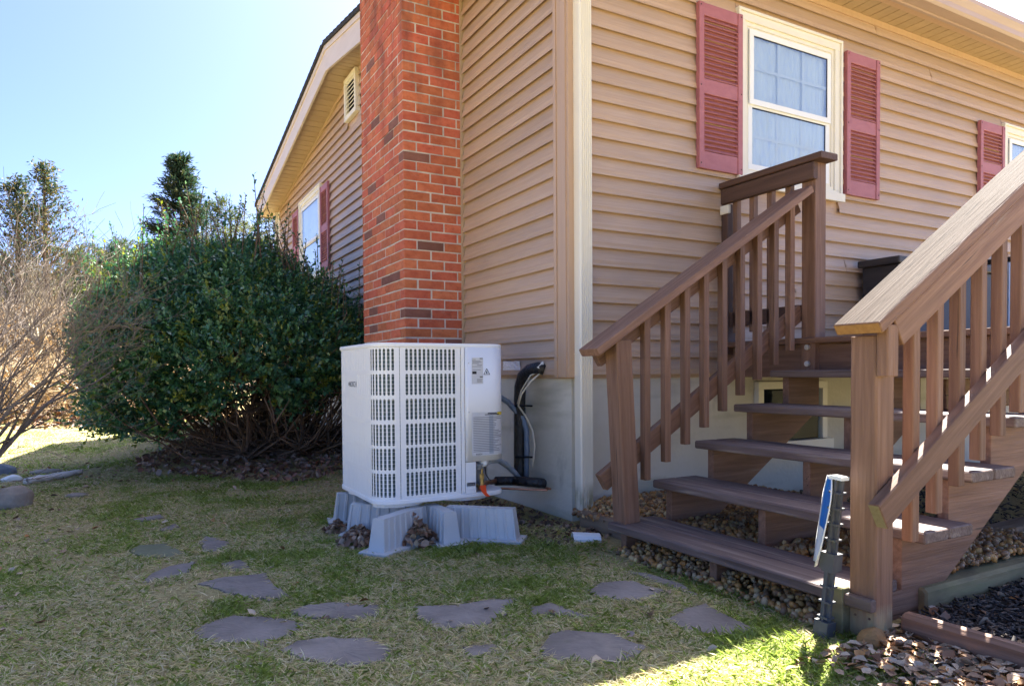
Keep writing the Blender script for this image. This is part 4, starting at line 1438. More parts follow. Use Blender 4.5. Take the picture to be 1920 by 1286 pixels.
# ------------------------------------------------------------------ flagstones
FLAG = {}
def px2ground(px, py, z=-.80):
    f_ = 1311.5
    v = R_ * ((px - 960) / f_) - U_ * ((py - 732.0) / f_) + fwd
    t = (z - cm.translation.z) / v.z
    p = cm.translation + v * t
    return (p.x, p.y)
c4 = lambda x, y: (200 + x / 3.4286, 960 + y / 3.4286)
c5 = lambda x, y: (740 + x / 2.743, 1060 + y / 2.743)
STONES = [
 ('widest stone of the front row, with two specks on it', c4, [(545,750),(640,695),(800,650),(980,650),(1150,675),(1275,700),(1200,760),(1090,800),(1000,845),(900,825),(740,835),(600,800)]),
 ('smooth stone just right of the widest one, with a dark leaf at its edge', c4, [(1100,870),(1230,800),(1420,780),(1700,795),(1800,820),(1835,890),(1770,940),(1600,960),(1400,955),(1250,920)]),
 ('long narrow stone in the middle row, in front of the heat pump', c4, [(1180,620),(1300,580),(1450,565),(1600,580),(1770,590),(1740,650),(1600,680),(1400,670),(1250,660)]),
 ('wedge shaped layered stone left of the heat pump', c4, [(590,450),(750,410),(1020,385),(1070,450),(1170,530),(1050,560),(850,530),(700,490)]),
 ('slanted narrow stone half covered by straw, left of the wedge stone', c4, [(225,450),(280,390),(400,340),(560,310),(540,370),(400,420)]),
 ('greenish mossy stone, leftmost of the path', c4, [(150,230),(200,200),(380,190),(530,250),(400,280),(220,275)]),
 ('rough textured stone right of the mossy stone', c4, [(600,180),(640,140),(780,180),(800,205),(690,250),(620,240)]),
 ('small stone between the rough stone and the wedge stone', c4, [(720,320),(850,290),(900,310),(930,360),(820,365)]),
 ('little far stone, nearest to the shrub', c4, [(330,100),(440,55),(470,75),(420,100)]),
 ('thin far sliver of stone almost grown over', c4, [(140,35),(350,0),(370,20),(230,45)]),
 ('broad stone with a straight left side, below the downspout', c5, [(90,195),(300,190),(480,165),(635,155),(560,220),(490,290),(230,320),(110,260)]),
 ('small triangular stone beside the broad one', c5, [(700,200),(800,170),(950,230),(1030,250),(850,240),(690,245)]),
 ('large oval stone nearest the sunlit grass, with a curled leaf on it', c5, [(730,430),(800,335),(900,315),(1150,345),(1290,400),(1230,450),(1110,490),(830,470)]),
 ('rounded stone closest to the downspout', c5, [(985,115),(1060,75),(1200,65),(1390,115),(1300,155),(1200,170),(1020,150)]),
 ('pointed stone at the foot of the steps', c5, [(1390,255),(1500,200),(1600,175),(1660,210),(1860,300),(1760,335),(1650,345),(1450,295)]),
 ('narrow strip of stone tucked under the bottom step', c5, [(1180,10),(1290,20),(1480,80),(1590,150),(1500,120),(1300,50)]),
 ('small dark chip of stone between the front stones', c5, [(350,400),(520,385),(530,420),(430,455),(360,440)]),
]
stone_polys = []
for i, (lab, fn, poly) in enumerate(STONES):
    g = [px2ground(*fn(*p)) for p in poly]
    stone_polys.append(g)
    cx, cy = sum(p[0] for p in g) / len(g), sum(p[1] for p in g) / len(g)
    # refine the outline with small wobble
    fine = []
    for j in range(len(g)):
        p, q = g[j], g[(j + 1) % len(g)]
        for k in range(4):
            t = k / 4
            x, y = p[0] + (q[0] - p[0]) * t, p[1] + (q[1] - p[1]) * t
            r = random.uniform(-.007, .007)
            fine.append((x + r - cx, y + r - cy))
    n = len(fine)
    zt = max(gz1(q[0], q[1]) for q in g) + .004
    bm_v = [(x, y, -.06) for x, y in fine] + [(x, y, -.006) for x, y in fine] + [(x * .97, y * .97, 0.0) for x, y in fine] + [(x * .5, y * .5, .001 + random.uniform(-.001, .001)) for x, y in fine] + [(0, 0, .001)]
    fs = []
    for r in range(3):
        fs += [(r * n + k, r * n + (k + 1) % n, (r + 1) * n + (k + 1) % n, (r + 1) * n + k) for k in range(n)]
    fs += [(3 * n + k, 3 * n + (k + 1) % n, 4 * n) for k in range(n)]
    me = new_mesh('stepping_stone', bm_v, fs)
    o = link('stepping_stone', me, M_['flag_moss'] if 'mossy' in lab and 'right' not in lab else M_['flagstone'], T(cx, cy, zt))
    tag(o, lab, 'stepping stone', 'stepping stones in the lawn')

# ------------------------------------------------------------------ rocks, log, fragment, timbers
def rock(name, loc, size, m, label, seed, cat='rock'):
    rnd = np.random.default_rng(seed)
    bm = bmesh.new(); bmesh.ops.create_icosphere(bm, subdivisions=3, radius=1)
    dirs = norm(rnd.normal(size=(14, 3))); dd = rnd.uniform(.72, .98, 14)
    for v in bm.verts:
        p = np.array(v.co)
        for q, e in zip(dirs, dd):
            k = p @ q
            if k > e: p = p - q * (k - e) * .9
        p += rnd.normal(size=3) * .012
        v.co = p * np.array(size)
    me = bpy.data.meshes.new(name); bm.to_mesh(me); bm.free()
    return tag(link(name, me, m, T(*loc)), label, cat)


b1 = px2ground(28, 945)
rock('boulder', (b1[0] - .02, b1[1] + .02, -.79), (.135, .11, .125), M_['rock'], 'brown grey boulder at the left edge of the lawn', 3)
b2 = px2ground(12, 886)
rock('boulder', (b2[0] - .03, b2[1], -.80), (.11, .10, .085), M_['rock_blue'], 'smooth blue grey rock behind the brown boulder', 8)
b3 = px2ground(88, 884)
rock('flat_rock', (b3[0], b3[1], -.805), (.13, .09, .03), M_['rock'], 'flat pale rock lying in the grass behind the birch log', 12)
b4 = px2ground(142, 928)
rock('flat_rock', (b4[0], b4[1], -.805), (.08, .05, .022), M_['rock'], 'small flat stone in the grass right of the boulder', 15)
la, lb = px2ground(48, 908), px2ground(152, 890)
mb = MB(); n = 9
rp = [Vector((la[0] + (lb[0] - la[0]) * i / n, la[1] + (lb[1] - la[1]) * i / n, -.775 + random.uniform(-.006, .006))) for i in range(n + 1)]
X = (rp[-1] - rp[0]).normalized(); Yv = Vector((0, 0, 1)).cross(X); ML = Matrix.Identity(4)
for i in range(3): ML[i][0], ML[i][1], ML[i][2] = X[i], Yv[i], X.cross(Yv)[i]
ML.translation = rp[0]
mb.tube([ML.inverted() @ p for p in rp], [.024 + random.uniform(-.003, .004) for _ in rp], 10)
tag(mb.build('birch_log', M_['birch'], None, ML, smooth=True), 'white birch branch lying on the grass by the boulder', 'log')
b5 = px2ground(22, 900)
rock('flat_rock', (b5[0], b5[1], -.80), (.075, .06, .045), M_['sign_white'], 'whitish stone leaning on the back of the boulder', 21)

fr_ = px2ground(1098, 1004, -.79)
mb = MB()
for i in range(8):
    a0 = math.radians(8 + i * 20); a1 = math.radians(8 + (i + 1) * 20)
    r = .048
    L2 = .135 if i not in (5,) else .09
    v = [(-.065, -r * math.cos(a0), r * math.sin(a0)), (-.065, -r * math.cos(a1), r * math.sin(a1)), (L2 - .065, -r * math.cos(a1), r * math.sin(a1) * .8), (L2 - .065, -r * math.cos(a0), r * math.sin(a0) * .8)]
    mb.add(v, [(0, 1, 2, 3)])
o = mb.build('pipe_fragment', M_['pvc'], None, T(fr_[0], fr_[1], -.822) @ RZ(-25))
o.modifiers.new('sheet', 'SOLIDIFY').thickness = .004
tag(o, 'broken white plastic half pipe on the ground below the downspout', 'pipe piece')
rock('rock', (-.205, -1.925, -.80), (.055, .04, .048), M_['end_grain'], 'orange tan rock at the foot of the near post', 33)

def timber(p0, p1, w, t, m, label):
    p0, p1 = Vector(p0), Vector(p1)
    X = (p1 - p0); L = X.length; X.normalize(); Y = Vector((0, 0, 1)).cross(X).normalized(); Z = X.cross(Y)
    M = Matrix.Identity(4)
    for i in range(3): M[i][0], M[i][1], M[i][2] = X[i], Y[i], Z[i]
    M.translation = p0
    return tag(link('landscape_timber', board_mesh(L, w, t, .012), m, M), label, 'timber', 'timbers edging the beds')
timber((-.050, -1.925, -.785), (.020, -3.1, -.790), .050, .105, M_['stain'], 'brown board edging the black mulch bed, nearest the leaf pile')
timber((.20, -1.800, -.775), (2.6, -1.800, -.770), .095, .10, M_['mossy_wood'], 'greenish round edged timber running right from the foot of the steps')
timber((1.05, -1.55, -.76), (3.2, -1.50, -.75), .12, .14, M_['timber'], 'thick weathered timber behind the greenish one, under the deck stairs')
timber((.010, -.10, -.785), (.010, -.72, -.785), .055, .11, M_['timber'], 'short timber edging the gravel between downspout and steps')


# ------------------------------------------------------------------ scatter: pebbles, chips, leaves, grass
def ico(sub):
    bm = bmesh.new(); bmesh.ops.create_icosphere(bm, subdivisions=sub, radius=1)
    v = np.array([tuple(x.co) for x in bm.verts]); f = np.array([[y.index for y in x.verts] for x in bm.faces]); bm.free()
    return v, f


def merge(name, verts, faces, cols, m, smooth_=True):
    """verts (n,k,3), faces (q,3) shared, cols (n,3)"""
    n, k, _ = verts.shape
    F = (faces[None] + (np.arange(n) * k)[:, None, None]).reshape(-1, faces.shape[1])
    me = bpy.data.meshes.new(name)
    q = F.shape[1]
    me.vertices.add(n * k); me.loops.add(F.size); me.polygons.add(len(F))
    me.vertices.foreach_set('co', verts.reshape(-1).astype(np.float32))
    me.loops.foreach_set('vertex_index', F.reshape(-1).astype(np.int32))
    me.polygons.foreach_set('loop_start', np.arange(0, F.size, q, dtype=np.int32))
    me.polygons.foreach_set('loop_total', np.full(len(F), q, dtype=np.int32))
    if smooth_:
        me.polygons.foreach_set('use_smooth', np.ones(len(F), bool))
    me.update(calc_edges=True)
    at = me.color_attributes.new('Col', 'FLOAT_COLOR', 'POINT')
    c = np.concatenate([np.repeat(cols, k, 0), np.ones((n * k, 1))], 1)
    at.data.foreach_set('color', c.reshape(-1).astype(np.float32))
    return link(name, me, m)


def rot_rand(n, rng, flat=False):
    q = rng.normal(size=(n, 4)); q = norm(q)
    w, x, y, z = q.T
    return np.stack([np.stack([1 - 2 * (y * y + z * z), 2 * (x * y - z * w), 2 * (x * z + y * w)], -1),
                     np.stack([2 * (x * y + z * w), 1 - 2 * (x * x + z * z), 2 * (y * z - x * w)], -1),
                     np.stack([2 * (x * z - y * w), 2 * (y * z + x * w), 1 - 2 * (x * x + y * y)], -1)], 1)


def pick(cols, n, rng, var=.25):
    c = np.array(cols)[rng.integers(0, len(cols), n)]
    return np.clip(c * (1 + rng.uniform(-var, var, (n, 1))), 0, 1)


def gravel():
    rng = np.random.default_rng(11)
    n = 9500
    x = rng.uniform(-.235, 1.25, n); y = rng.uniform(-1.80, -.03, n)
    keep = ~((x < -.02) & (y > -.66)) & (rng.random(n) < smooth(-.245, -.17, x))
    x, y = x[keep], y[keep]; n = len(x)
    s = rng.uniform(.008, .0175, n)
    z = -.808 + .105 * smooth(-.24, .20, x) + rng.uniform(-.006, .012, n)
    v, f = ico(1)
    R = rot_rand(n, rng)
    sc = np.stack([s * rng.uniform(1.0, 1.45, n), s * rng.uniform(.8, 1.1, n), s * rng.uniform(.6, .9, n)], 1)
    V = np.einsum('nij,nkj->nki', R, v[None] * sc[:, None]) + np.stack([x, y, z], 1)[:, None]
    c = pick([(.46, .25, .08), (.40, .19, .05), (.32, .14, .04), (.48, .32, .14), (.18, .10, .05), (.32, .22, .12), (.26, .14, .06)], n, rng)
    o = merge('gravel', V, f, c, M_['pebble'])
    tag(o, 'tan and brown river pebbles under the wooden steps', 'gravel', None, 'stuff')
gravel()


LEAF = np.array([(0, 0, 0), (.30, -.34, .04), (.62, -.30, .06), (1.0, 0, .0), (.62, .30, .08), (.30, .34, .02), (.5, 0, -.03)])
LEAF_F = np.array([(0, 1, 6), (1, 2, 6), (2, 3, 6), (3, 4, 6), (4, 5, 6), (5, 0, 6)])
BROWN = [(.26, .15, .085), (.33, .21, .13), (.20, .10, .055), (.38, .26, .18), (.30, .22, .17), (.16, .09, .06)]
PALE = [(.44, .32, .21), (.50, .38, .26), (.36, .24, .14), (.42, .32, .23), (.38, .18, .06), (.32, .16, .06)]


def leaf_heap(name, x, y, z, size, cols, seed, label, tilt=.5, curl=1.0):
    rng = np.random.default_rng(seed)
    n = len(x)
    V = np.repeat(LEAF[None], n, 0).copy()
    V[:, :, 0] -= .5
    cu = rng.uniform(-.2, 1, n)[:, None] * curl
    V[:, :, 2] += cu * (V[:, :, 1] ** 2) * 2.2 + (rng.uniform(-.3, .6, n)[:, None] * curl) * V[:, :, 0] ** 2
    V[:, :, 1] *= rng.uniform(.7, 1.15, n)[:, None]
    V *= size[:, None, None]
    yaw = rng.uniform(0, 2 * np.pi, n); tx = rng.normal(0, tilt, n); ty = rng.normal(0, tilt, n)
    cyw, syw = np.cos(yaw), np.sin(yaw)
    # tilt about x then y then yaw
    vx, vy, vz = V[..., 0], V[..., 1], V[..., 2]
    c, s = np.cos(tx)[:, None], np.sin(tx)[:, None]
    vy, vz = vy * c - vz * s, vy * s + vz * c
    c, s = np.cos(ty)[:, None], np.sin(ty)[:, None]
    vx, vz = vx * c + vz * s, -vx * s + vz * c
    c, s = cyw[:, None], syw[:, None]
    vx, vy = vx * c - vy * s, vx * s + vy * c
    V = np.stack([vx + x[:, None], vy + y[:, None], vz + z[:, None]], -1)
    zmin = V[..., 2].min(1)
    lift = np.maximum(0, (gz(x, y) + .002) - zmin)
    V[..., 2] += lift[:, None]
    o = merge(name, V, LEAF_F, pick(cols, n, rng), M_['leafcol'], False)
    return tag(o, label, 'leaves', None, 'stuff')


def scatter_leaves():
    rng = np.random.default_rng(5)
    # pile by the near post
    n = 1150
    x = rng.uniform(-.42, 1.1, n); y = -1.93 - np.abs(rng.normal(0, .22, n)) - .02
    k = ~((x > -.075) & (y < -1.92) & (x > -.02 + 0 * y)) 
    k = (x < -.085 + .03) | (rng.random(n) < .0)
    n = 4200
    x2 = rng.uniform(-.70, -.06, n); y2 = rng.uniform(-2.75, -1.90, n)
    dens = smooth(-.68, -.16, x2 + .2 * (vnoise(x2, y2, .2, 3) - .5)) ** 1.5
    k2 = rng.random(n) < dens * .8
    x, y = x2[k2], y2[k2]
    z = gz(x, y) + .010 + rng.uniform(0, .022, len(x))
    leaf_heap('fallen_leaves', x, y, z, rng.uniform(.018, .048, len(x)), PALE + BROWN[:3], 1, 'pale curled dead leaves piled by the brown edging board', tilt=.28)
    # heaps between the risers
    xs, ys, zs = [], [], []
    for (cx, cy, r, h, n) in ((-.93, -.07, .10, .11, 130), (-.93, -.02, .07, .15, 60), (-1.17, .10, .10, .05, 150), (-1.20, .40, .07, .05, 60), (-1.14, .22, .06, .06, 60)):
        a = rng.uniform(0, 6.28, n); rr = r * np.sqrt(rng.random(n))
        xs.append(cx + rr * np.cos(a)); ys.append(cy + rr * np.sin(a)); zs.append(-.81 + h * (1 - rr / r) + rng.uniform(0, .02, n))
    x, y, z = map(np.concatenate, (xs, ys, zs))
    leaf_heap('fallen_leaves', x, y, z, rng.uniform(.028, .05, len(x)), BROWN + PALE[:1], 2, 'brown dead leaves heaped between the plastic risers', tilt=.7)
    # mulch under the shrub
    n = 3600
    x = rng.uniform(-2.5, -.02, n); y = rng.uniform(1.5, 5.6, n)
    d = np.hypot((x + .95) / 1.15, (y - 3.75) / 1.42) + .25 * (vnoise(x, y, .5, 7) - .5)
    k = (d < 1.0) & ~((x > -.5) & (y < 2.36) & (y > 1.33))
    x, y = x[k], y[k]
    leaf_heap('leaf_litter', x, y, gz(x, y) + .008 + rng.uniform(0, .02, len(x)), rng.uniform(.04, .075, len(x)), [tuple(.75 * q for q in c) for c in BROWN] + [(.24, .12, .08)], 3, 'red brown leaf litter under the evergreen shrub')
    # scattered over the lawn
    n = 1000
    x = rng.uniform(-3.8, -.2, n); y = rng.uniform(-2.2, 4.5, n)
    k = (rng.random(n) < .25 + .75 * smooth(-1.6, -2.8, x)) & (vnoise(x, y, .8, 9) > .38) & ~((x > -.3) & (y > -2)) & ~((x > -1.2) & (y > -.25) & (y < .8))
    x, y = x[k], y[k]
    leaf_heap('scattered_leaves', x, y, gz(x, y) + .010, rng.uniform(.022, .052, len(x)), BROWN + PALE, 4, 'single dead leaves scattered over the lawn', tilt=.3)
    # damp debris along the foundation
    n = 420
    x = -.03 - np.abs(rng.normal(0, .22, n)); y = rng.uniform(-.42, 1.25, n)
    k = ~((x < -.42) & (y > -.3) & (y < .8))
    x, y = x[k], y[k]
    leaf_heap('leaf_litter', x, y, gz(x, y) + .008, rng.uniform(.02, .042, len(x)), [tuple(.6 * q for q in c) for c in BROWN], 8, 'damp brown leaf scraps on bare soil along the foundation')
    # right hand beds
    n = 260
    x = rng.uniform(.05, 1.9, n); y = rng.uniform(-2.9, -1.86, n)
    leaf_heap('scattered_leaves', x, y, gz(x, y) + .03, rng.uniform(.03, .055, n), BROWN + PALE, 6, 'dead leaves lying on the black mulch')
    n = 420
    x = rng.uniform(.45, 2.2, n); y = rng.uniform(-1.74, -1.56, n)
    leaf_heap('fallen_leaves', x, y, gz(x, y) + .02, rng.uniform(.03, .055, n), BROWN + PALE[:2], 7, 'dead leaves between the two timbers right of the steps')
scatter_leaves()


def mulch():
    rng = np.random.default_rng(21)
    mb = MB()
    n = 9000
    x = np.concatenate([rng.uniform(.02, 2.2, n), rng.uniform(1.2, 4.5, 2500)]); y = np.concatenate([rng.uniform(-2.95, -1.86, n), rng.uniform(-1.5, -.05, 2500)])
    n = len(x)
    z = gz(x, y) + .012 + .02 * vnoise(x, y, .2, 4) + rng.uniform(0, .01, n)
    box = np.array([(a, b, c) for c in (-.5, .5) for b in (-.5, .5) for a in (-.5, .5)])
    F = np.array([(0, 2, 3, 1), (4, 5, 7, 6), (0, 1, 5, 4), (2, 6, 7, 3), (0, 4, 6, 2), (1, 3, 7, 5)])
    sc = np.stack([rng.uniform(.012, .048, n), rng.uniform(.004, .013, n), rng.uniform(.002, .006, n)], 1)
    yaw = rng.uniform(0, 6.28, n); ti = rng.normal(0, .35, n)
    V = box[None] * sc[:, None]
    vx, vy, vz = V[..., 0], V[..., 1], V[..., 2]
    c, s = np.cos(ti)[:, None], np.sin(ti)[:, None]
    vx, vz = vx * c + vz * s, -vx * s + vz * c
    c, s = np.cos(yaw)[:, None], np.sin(yaw)[:, None]
    V = np.stack([vx * c - vy * s + x[:, None], vx * s + vy * c + y[:, None], vz + z[:, None]], -1)
    o = merge('bark_mulch', V, F, pick([(.022, .020, .021), (.035, .031, .032), (.05, .044, .042), (.085, .07, .06), (.13, .105, .085)], n, rng), M_['chips'], False)
    tag(o, 'black shredded bark mulch in the bed right of the steps', 'mulch', None, 'stuff')
mulch()
# dark soil sheet below the mulch
xs = np.linspace(.0, 4.6, 40); ys = np.linspace(-3.1, -1.86, 16)
X, Y = np.meshgrid(xs, ys); Z = gz(X, Y) + .010
idx = np.arange(X.size).reshape(X.shape)
F = np.stack([idx[:-1, :-1], idx[:-1, 1:], idx[1:, 1:], idx[1:, :-1]], -1).reshape(-1, 4)
tag(link('mulch_bed', new_mesh('mulch_bed', np.stack([X, Y, Z], -1).reshape(-1, 3).tolist(), F.tolist(), True), M_['bin']), 'black mulch bed', None, None, 'structure')


def grass():
    rng = np.random.default_rng(31)
    def field(n, xr, yr):
        return rng.uniform(*xr, n), rng.uniform(*yr, n)
    parts = [field(230000, (-3.0, -.1), (-2.7, .35)), field(85000, (-3.9, -1.2), (.3, 3.2)), field(60000, (-6.5, -1.4), (3.0, 10.5)), field(26000, (-.6, .6), (-4.2, -2.0)), field(30000, (-1.25, -.3), (.3, 2.6))]
    x = np.concatenate([p[0] for p in parts]); y = np.concatenate([p[1] for p in parts])
    keep = np.ones(len(x), bool)
    for g in stone_polys:
        cx, cy = np.mean([p[0] for p in g]), np.mean([p[1] for p in g])
        gg = [(cx + (p[0] - cx) * .98, cy + (p[1] - cy) * .98) for p in g]
        keep &= ~in_poly(x, y, gg)
    keep &= ~((x > -.16) & (y > -1.86))                                     # steps and gravel
    keep &= ~((x > -.08) & (y < -1.8))                                      # edging board and bed
    keep &= ~((x > -1.13) & (x < -.42) & (y > -.16) & (y < .8))             # risers
    keep &= ~((x > -.30) & (y > -.05))                                      # bare strip by the wall
    d = np.hypot((x + .95) / 1.15, (y - 3.75) / 1.42) + .25 * (vnoise(x, y, .5, 7) - .5)
    keep &= d > .97
    bare = vnoise(x, y, .55, 5) * .6 + vnoise(x, y, .17, 6) * .4
    thin = np.where(y > .2, .9, 1.0) * smooth(.20, .42, bare) * .9 + .10
    thin = thin * (1 - .72 * smooth(.15, .9, y) * smooth(-2.0, -2.9, x + .15 * y) * smooth(3.2, 2.2, y))
    keep &= rng.random(len(x)) < thin
    x, y = x[keep], y[keep]; n = len(x)
    pn = vnoise(x, y, .34, 8) * .5 + vnoise(x, y, .11, 9) * .32 + vnoise(x, y, 1.3, 10) * .30
    green = rng.random(n) < .31 + .56 * smooth(.47, .74, pn)
    z = gz(x, y)
    far = np.hypot(x + 2.15, y + 3.2)
    L = np.where(green, rng.uniform(.016, .042, n), rng.uniform(.018, .054, n)) * (1 + .4 * smooth(.6, .85, pn) * green)
    w = np.where(green, rng.uniform(.0016, .0030, n), rng.uniform(.0013, .0031, n)) * (1 + .22 * np.maximum(0, far - 2.5))
    yaw = rng.uniform(0, 2 * np.pi, n)
    el = np.where(green, rng.uniform(.2, 1.15, n), np.abs(rng.normal(.06, .22, n)))
    D = np.stack([np.cos(yaw) * np.cos(el), np.sin(yaw) * np.cos(el), np.sin(el)], 1)
    el2 = el - np.where(green, rng.uniform(.2, .9, n), rng.uniform(0, .4, n))
    D2 = np.stack([np.cos(yaw) * np.cos(el2), np.sin(yaw) * np.cos(el2), np.sin(el2)], 1)
    Sd = np.stack([-np.sin(yaw), np.cos(yaw), rng.normal(0, .25, n)], 1)
    P = np.stack([x, y, z + rng.uniform(.0, .010, n) * ~green], 1)
    m1 = P + D * (L * .5)[:, None]
    tip = m1 + D2 * (L * .5)[:, None]
    tip[:, 2] = np.maximum(tip[:, 2], z + .003)
    hw = (w * .5)[:, None]
    V = np.stack([P - Sd * hw, P + Sd * hw, m1 + Sd * hw * .8, tip, m1 - Sd * hw * .8], 1)
    g = pick([(.29, .37, .095), (.34, .42, .12), (.40, .46, .17), (.25, .32, .085)], n, rng, .25)
    s = pick([(.68, .59, .36), (.62, .54, .31), (.72, .66, .47), (.52, .44, .27), (.64, .59, .35)], n, rng, .2)
    c = np.where(green[:, None], g, s)
    me = poly_mesh('grass', V, None, c)
    tag(link('grass', me, M_['grass']), 'short straw coloured lawn with green tufts', 'grass', None, 'stuff')
grass()


def at_px(px, dist, py=None):
    """ground point at an image column and a distance in front of the camera"""
    v = R_ * ((px - 960) / 1311.5) + fwd
    p = cm.translation + v * dist
    return (p.x, p.y, gz1(p.x, p.y))


# ------------------------------------------------------------------ plants
def frame(D, rng):
    u = rng.normal(size=D.shape)
    u = norm(np.cross(D, u))
    return u


def build_leaf_obj(name, P, D, Nn, Ls, Ws, cols, m, parent, fold=.12):
    V = leaves_poly(P, D, Nn, Ls, Ws, fold)
    me = poly_mesh(name, V, None, cols)
    o = link(name, me, m, W[parent].copy() if parent else None, parent)
    if parent:
        me.transform(W[parent].inverted())
    return o


def evergreen_shrub():
    rng = np.random.default_rng(41)
    base = Vector((-1.15, 4.0, gz1(-1.15, 4.0)))
    t = thing('evergreen_shrub', base, 'big rounded evergreen shrub with glossy dark leaves and bare lower stems', 'shrub')
    # lobes: centre, radii
    lobes = [((-1.25, 4.05, .28), (1.22, 1.10, .76)), ((-1.80, 4.0, .02), (.72, .82, .72)), ((-.75, 3.75, .10), (.70, .85, .62)), ((-1.40, 4.3, .60), (.90, .9, .62)),
             ((-.75, 4.5, .45), (.62, .9, .55)), ((-1.95, 4.3, .24), (.52, .70, .50)), ((-1.15, 3.4, .10), (.95, .7, .55)), ((-1.86, 3.9, -.38), (.60, .55, .42)),
             ((-1.0, 4.6, .85), (.55, .6, .45))]
    P, D = [], []
    n_spr = 23000
    vol = np.array([r[0] * r[1] * r[2] for _, r in lobes]) ** (2 / 3); vol /= vol.sum()
    which = rng.choice(len(lobes), n_spr, p=vol)
    C = np.array([l[0] for l in lobes])[which]; Rr = np.array([l[1] for l in lobes])[which]
    dirs = norm(rng.normal(size=(n_spr, 3)) + np.array([0, -.35, .25]))
    rad = np.where(rng.random(n_spr) < .72, rng.uniform(.82, 1.03, n_spr), rng.uniform(.5, .82, n_spr))
    rad *= 1 + .30 * (vnoise(dirs[:, 0] * 2 + dirs[:, 2] * 1.3, dirs[:, 1] * 2 + which, .35, 3) - .5)
    pos = C + dirs * Rr * rad[:, None]
    # drop sprigs deep inside another lobe
    inside = np.zeros(n_spr, bool)
    for i, (c, r) in enumerate(lobes):
        q = np.linalg.norm((pos - np.array(c)) / np.array(r), axis=1)
        inside |= (q < .72) & (which != i)
    pos, dirs = pos[~inside], dirs[~inside]
    keep = pos[:, 0] < -.10
    keep &= ~((pos[:, 2] < -.22 + .10 * np.sin(pos[:, 0] * 9)) & (pos[:, 0] > -1.75))
    keep &= ~((pos[:, 2] < -.52))
    pos, dirs = pos[keep], dirs[keep]
    n_s = len(pos)
    up = norm(dirs * .75 + np.array([0, 0, .55]) + rng.normal(0, .35, (n_s, 3)))
    per = 13
    slen = rng.uniform(.09, .20, n_s)
    # long shoots poking out of the top
    k = 120
    sx = rng.uniform(-2.45, -.25, k); sy = rng.uniform(3.6, 4.6, k)
    top = .74 + .64 * np.exp(-((sx + 1.25) / .72) ** 2) + rng.uniform(-.1, .16, k)
    spos = np.stack([sx, sy, top], 1); sdir = norm(np.stack([rng.normal(0, .22, k), rng.normal(0, .2, k), np.ones(k)], 1))
    k2 = 60
    rpos = np.stack([rng.uniform(-.75, -.22, k2), rng.uniform(3.0, 4.6, k2), rng.uniform(-.15, .80, k2)], 1)
    rdir = norm(np.stack([rng.uniform(-.1, .35, k2), rng.uniform(-.9, .1, k2), rng.uniform(.3, 1.0, k2)], 1))
    pos = np.concatenate([pos, spos, rpos]); up = np.concatenate([up, sdir, rdir])
    slen = np.concatenate([slen, rng.uniform(.14, .46, k), rng.uniform(.30, .60, k2)])
    n_s = len(pos)
    tt = np.linspace(.05, 1, per)
    Pl = (pos[:, None] + up[:, None] * (slen[:, None] * tt)[..., None]).reshape(-1, 3)
    U = np.repeat(up, per, 0)
    side = frame(U, rng)
    Dl = norm(side * rng.uniform(.5, 1, (len(U), 1)) + U * rng.uniform(.3, .9, (len(U), 1)) + rng.normal(0, .15, (len(U), 3)))
    Nn = norm(np.cross(Dl, np.cross(U, Dl)) + np.array([0, 0, .5]) + rng.normal(0, .35, (len(U), 3)))
    n = len(Pl)
    Ls = rng.uniform(.024, .056, n); Ws = Ls * rng.uniform(.48, .62, n)
    tone = np.repeat(rng.random(n_s), per)
    base_c = np.array((.056, .150, .070)); mid = np.array((.105, .215, .075)); new = np.array((.29, .34, .065))
    c = np.where((tone < .55)[:, None], base_c, mid)
    c = np.where((tone > .88)[:, None], new * .8, c)
    c = c * rng.uniform(.7, 1.35, (n, 1))
    build_leaf_obj('foliage', Pl, Dl, Nn, Ls, Ws, c, M_['shrub_leaf'], t)
    # twigs of the shoots, and the stems fanning out from the base
    mb = MB()
    for p, u, l in list(zip(pos, up, slen))[-(k + k2):]:
        p, u = Vector(p), Vector(u)
        mb.tube([p - u * .35, p + u * l], [.006, .003], 4, caps=False)
    r = random.Random(3)
    for i in range(210):
        a = r.uniform(0, 2 * math.pi)
        b0 = Vector((-.95 + r.uniform(-.42, .42), 3.85 + r.uniform(-.45, .45), gz1(-1, 3.9) - .03))
        reach = r.uniform(.3, 1.35)
        dx, dy = math.cos(a) * reach, math.sin(a) * reach * .8
        if dx > .75: dx *= .5
        zt = r.uniform(.05, .75) if r.random() < .75 else r.uniform(-.35, -.05)
        pts = [b0]
        for s in (.25, .5, .75, 1.0):
            w = s ** .75
            pts.append(b0 + Vector((dx * w + r.uniform(-.05, .05), dy * w + r.uniform(-.05, .05), (zt + .65) * s ** 1.45 + r.uniform(-.03, .03))))
        r0 = r.uniform(.006, .019)
        mb.tube(pts, [r0, r0 * .8, r0 * .65, r0 * .5, r0 * .3], 5, caps=False)
        for q in range(5):
            j = r.choice((1, 2, 3)); p = pts[j]
            e = p + Vector((r.uniform(-.3, .3), r.uniform(-.35, .2), r.uniform(-.12, .3)))
            mid_ = (p + e) / 2 + Vector((r.uniform(-.05, .05), r.uniform(-.05, .05), r.uniform(-.02, .06)))
            mb.tube([p, mid_, e], [r0 * .5, r0 * .35, .0015], 4, caps=False)
    mb.build('stems', M_['bark_brown'], t)
    return t
evergreen_shrub()


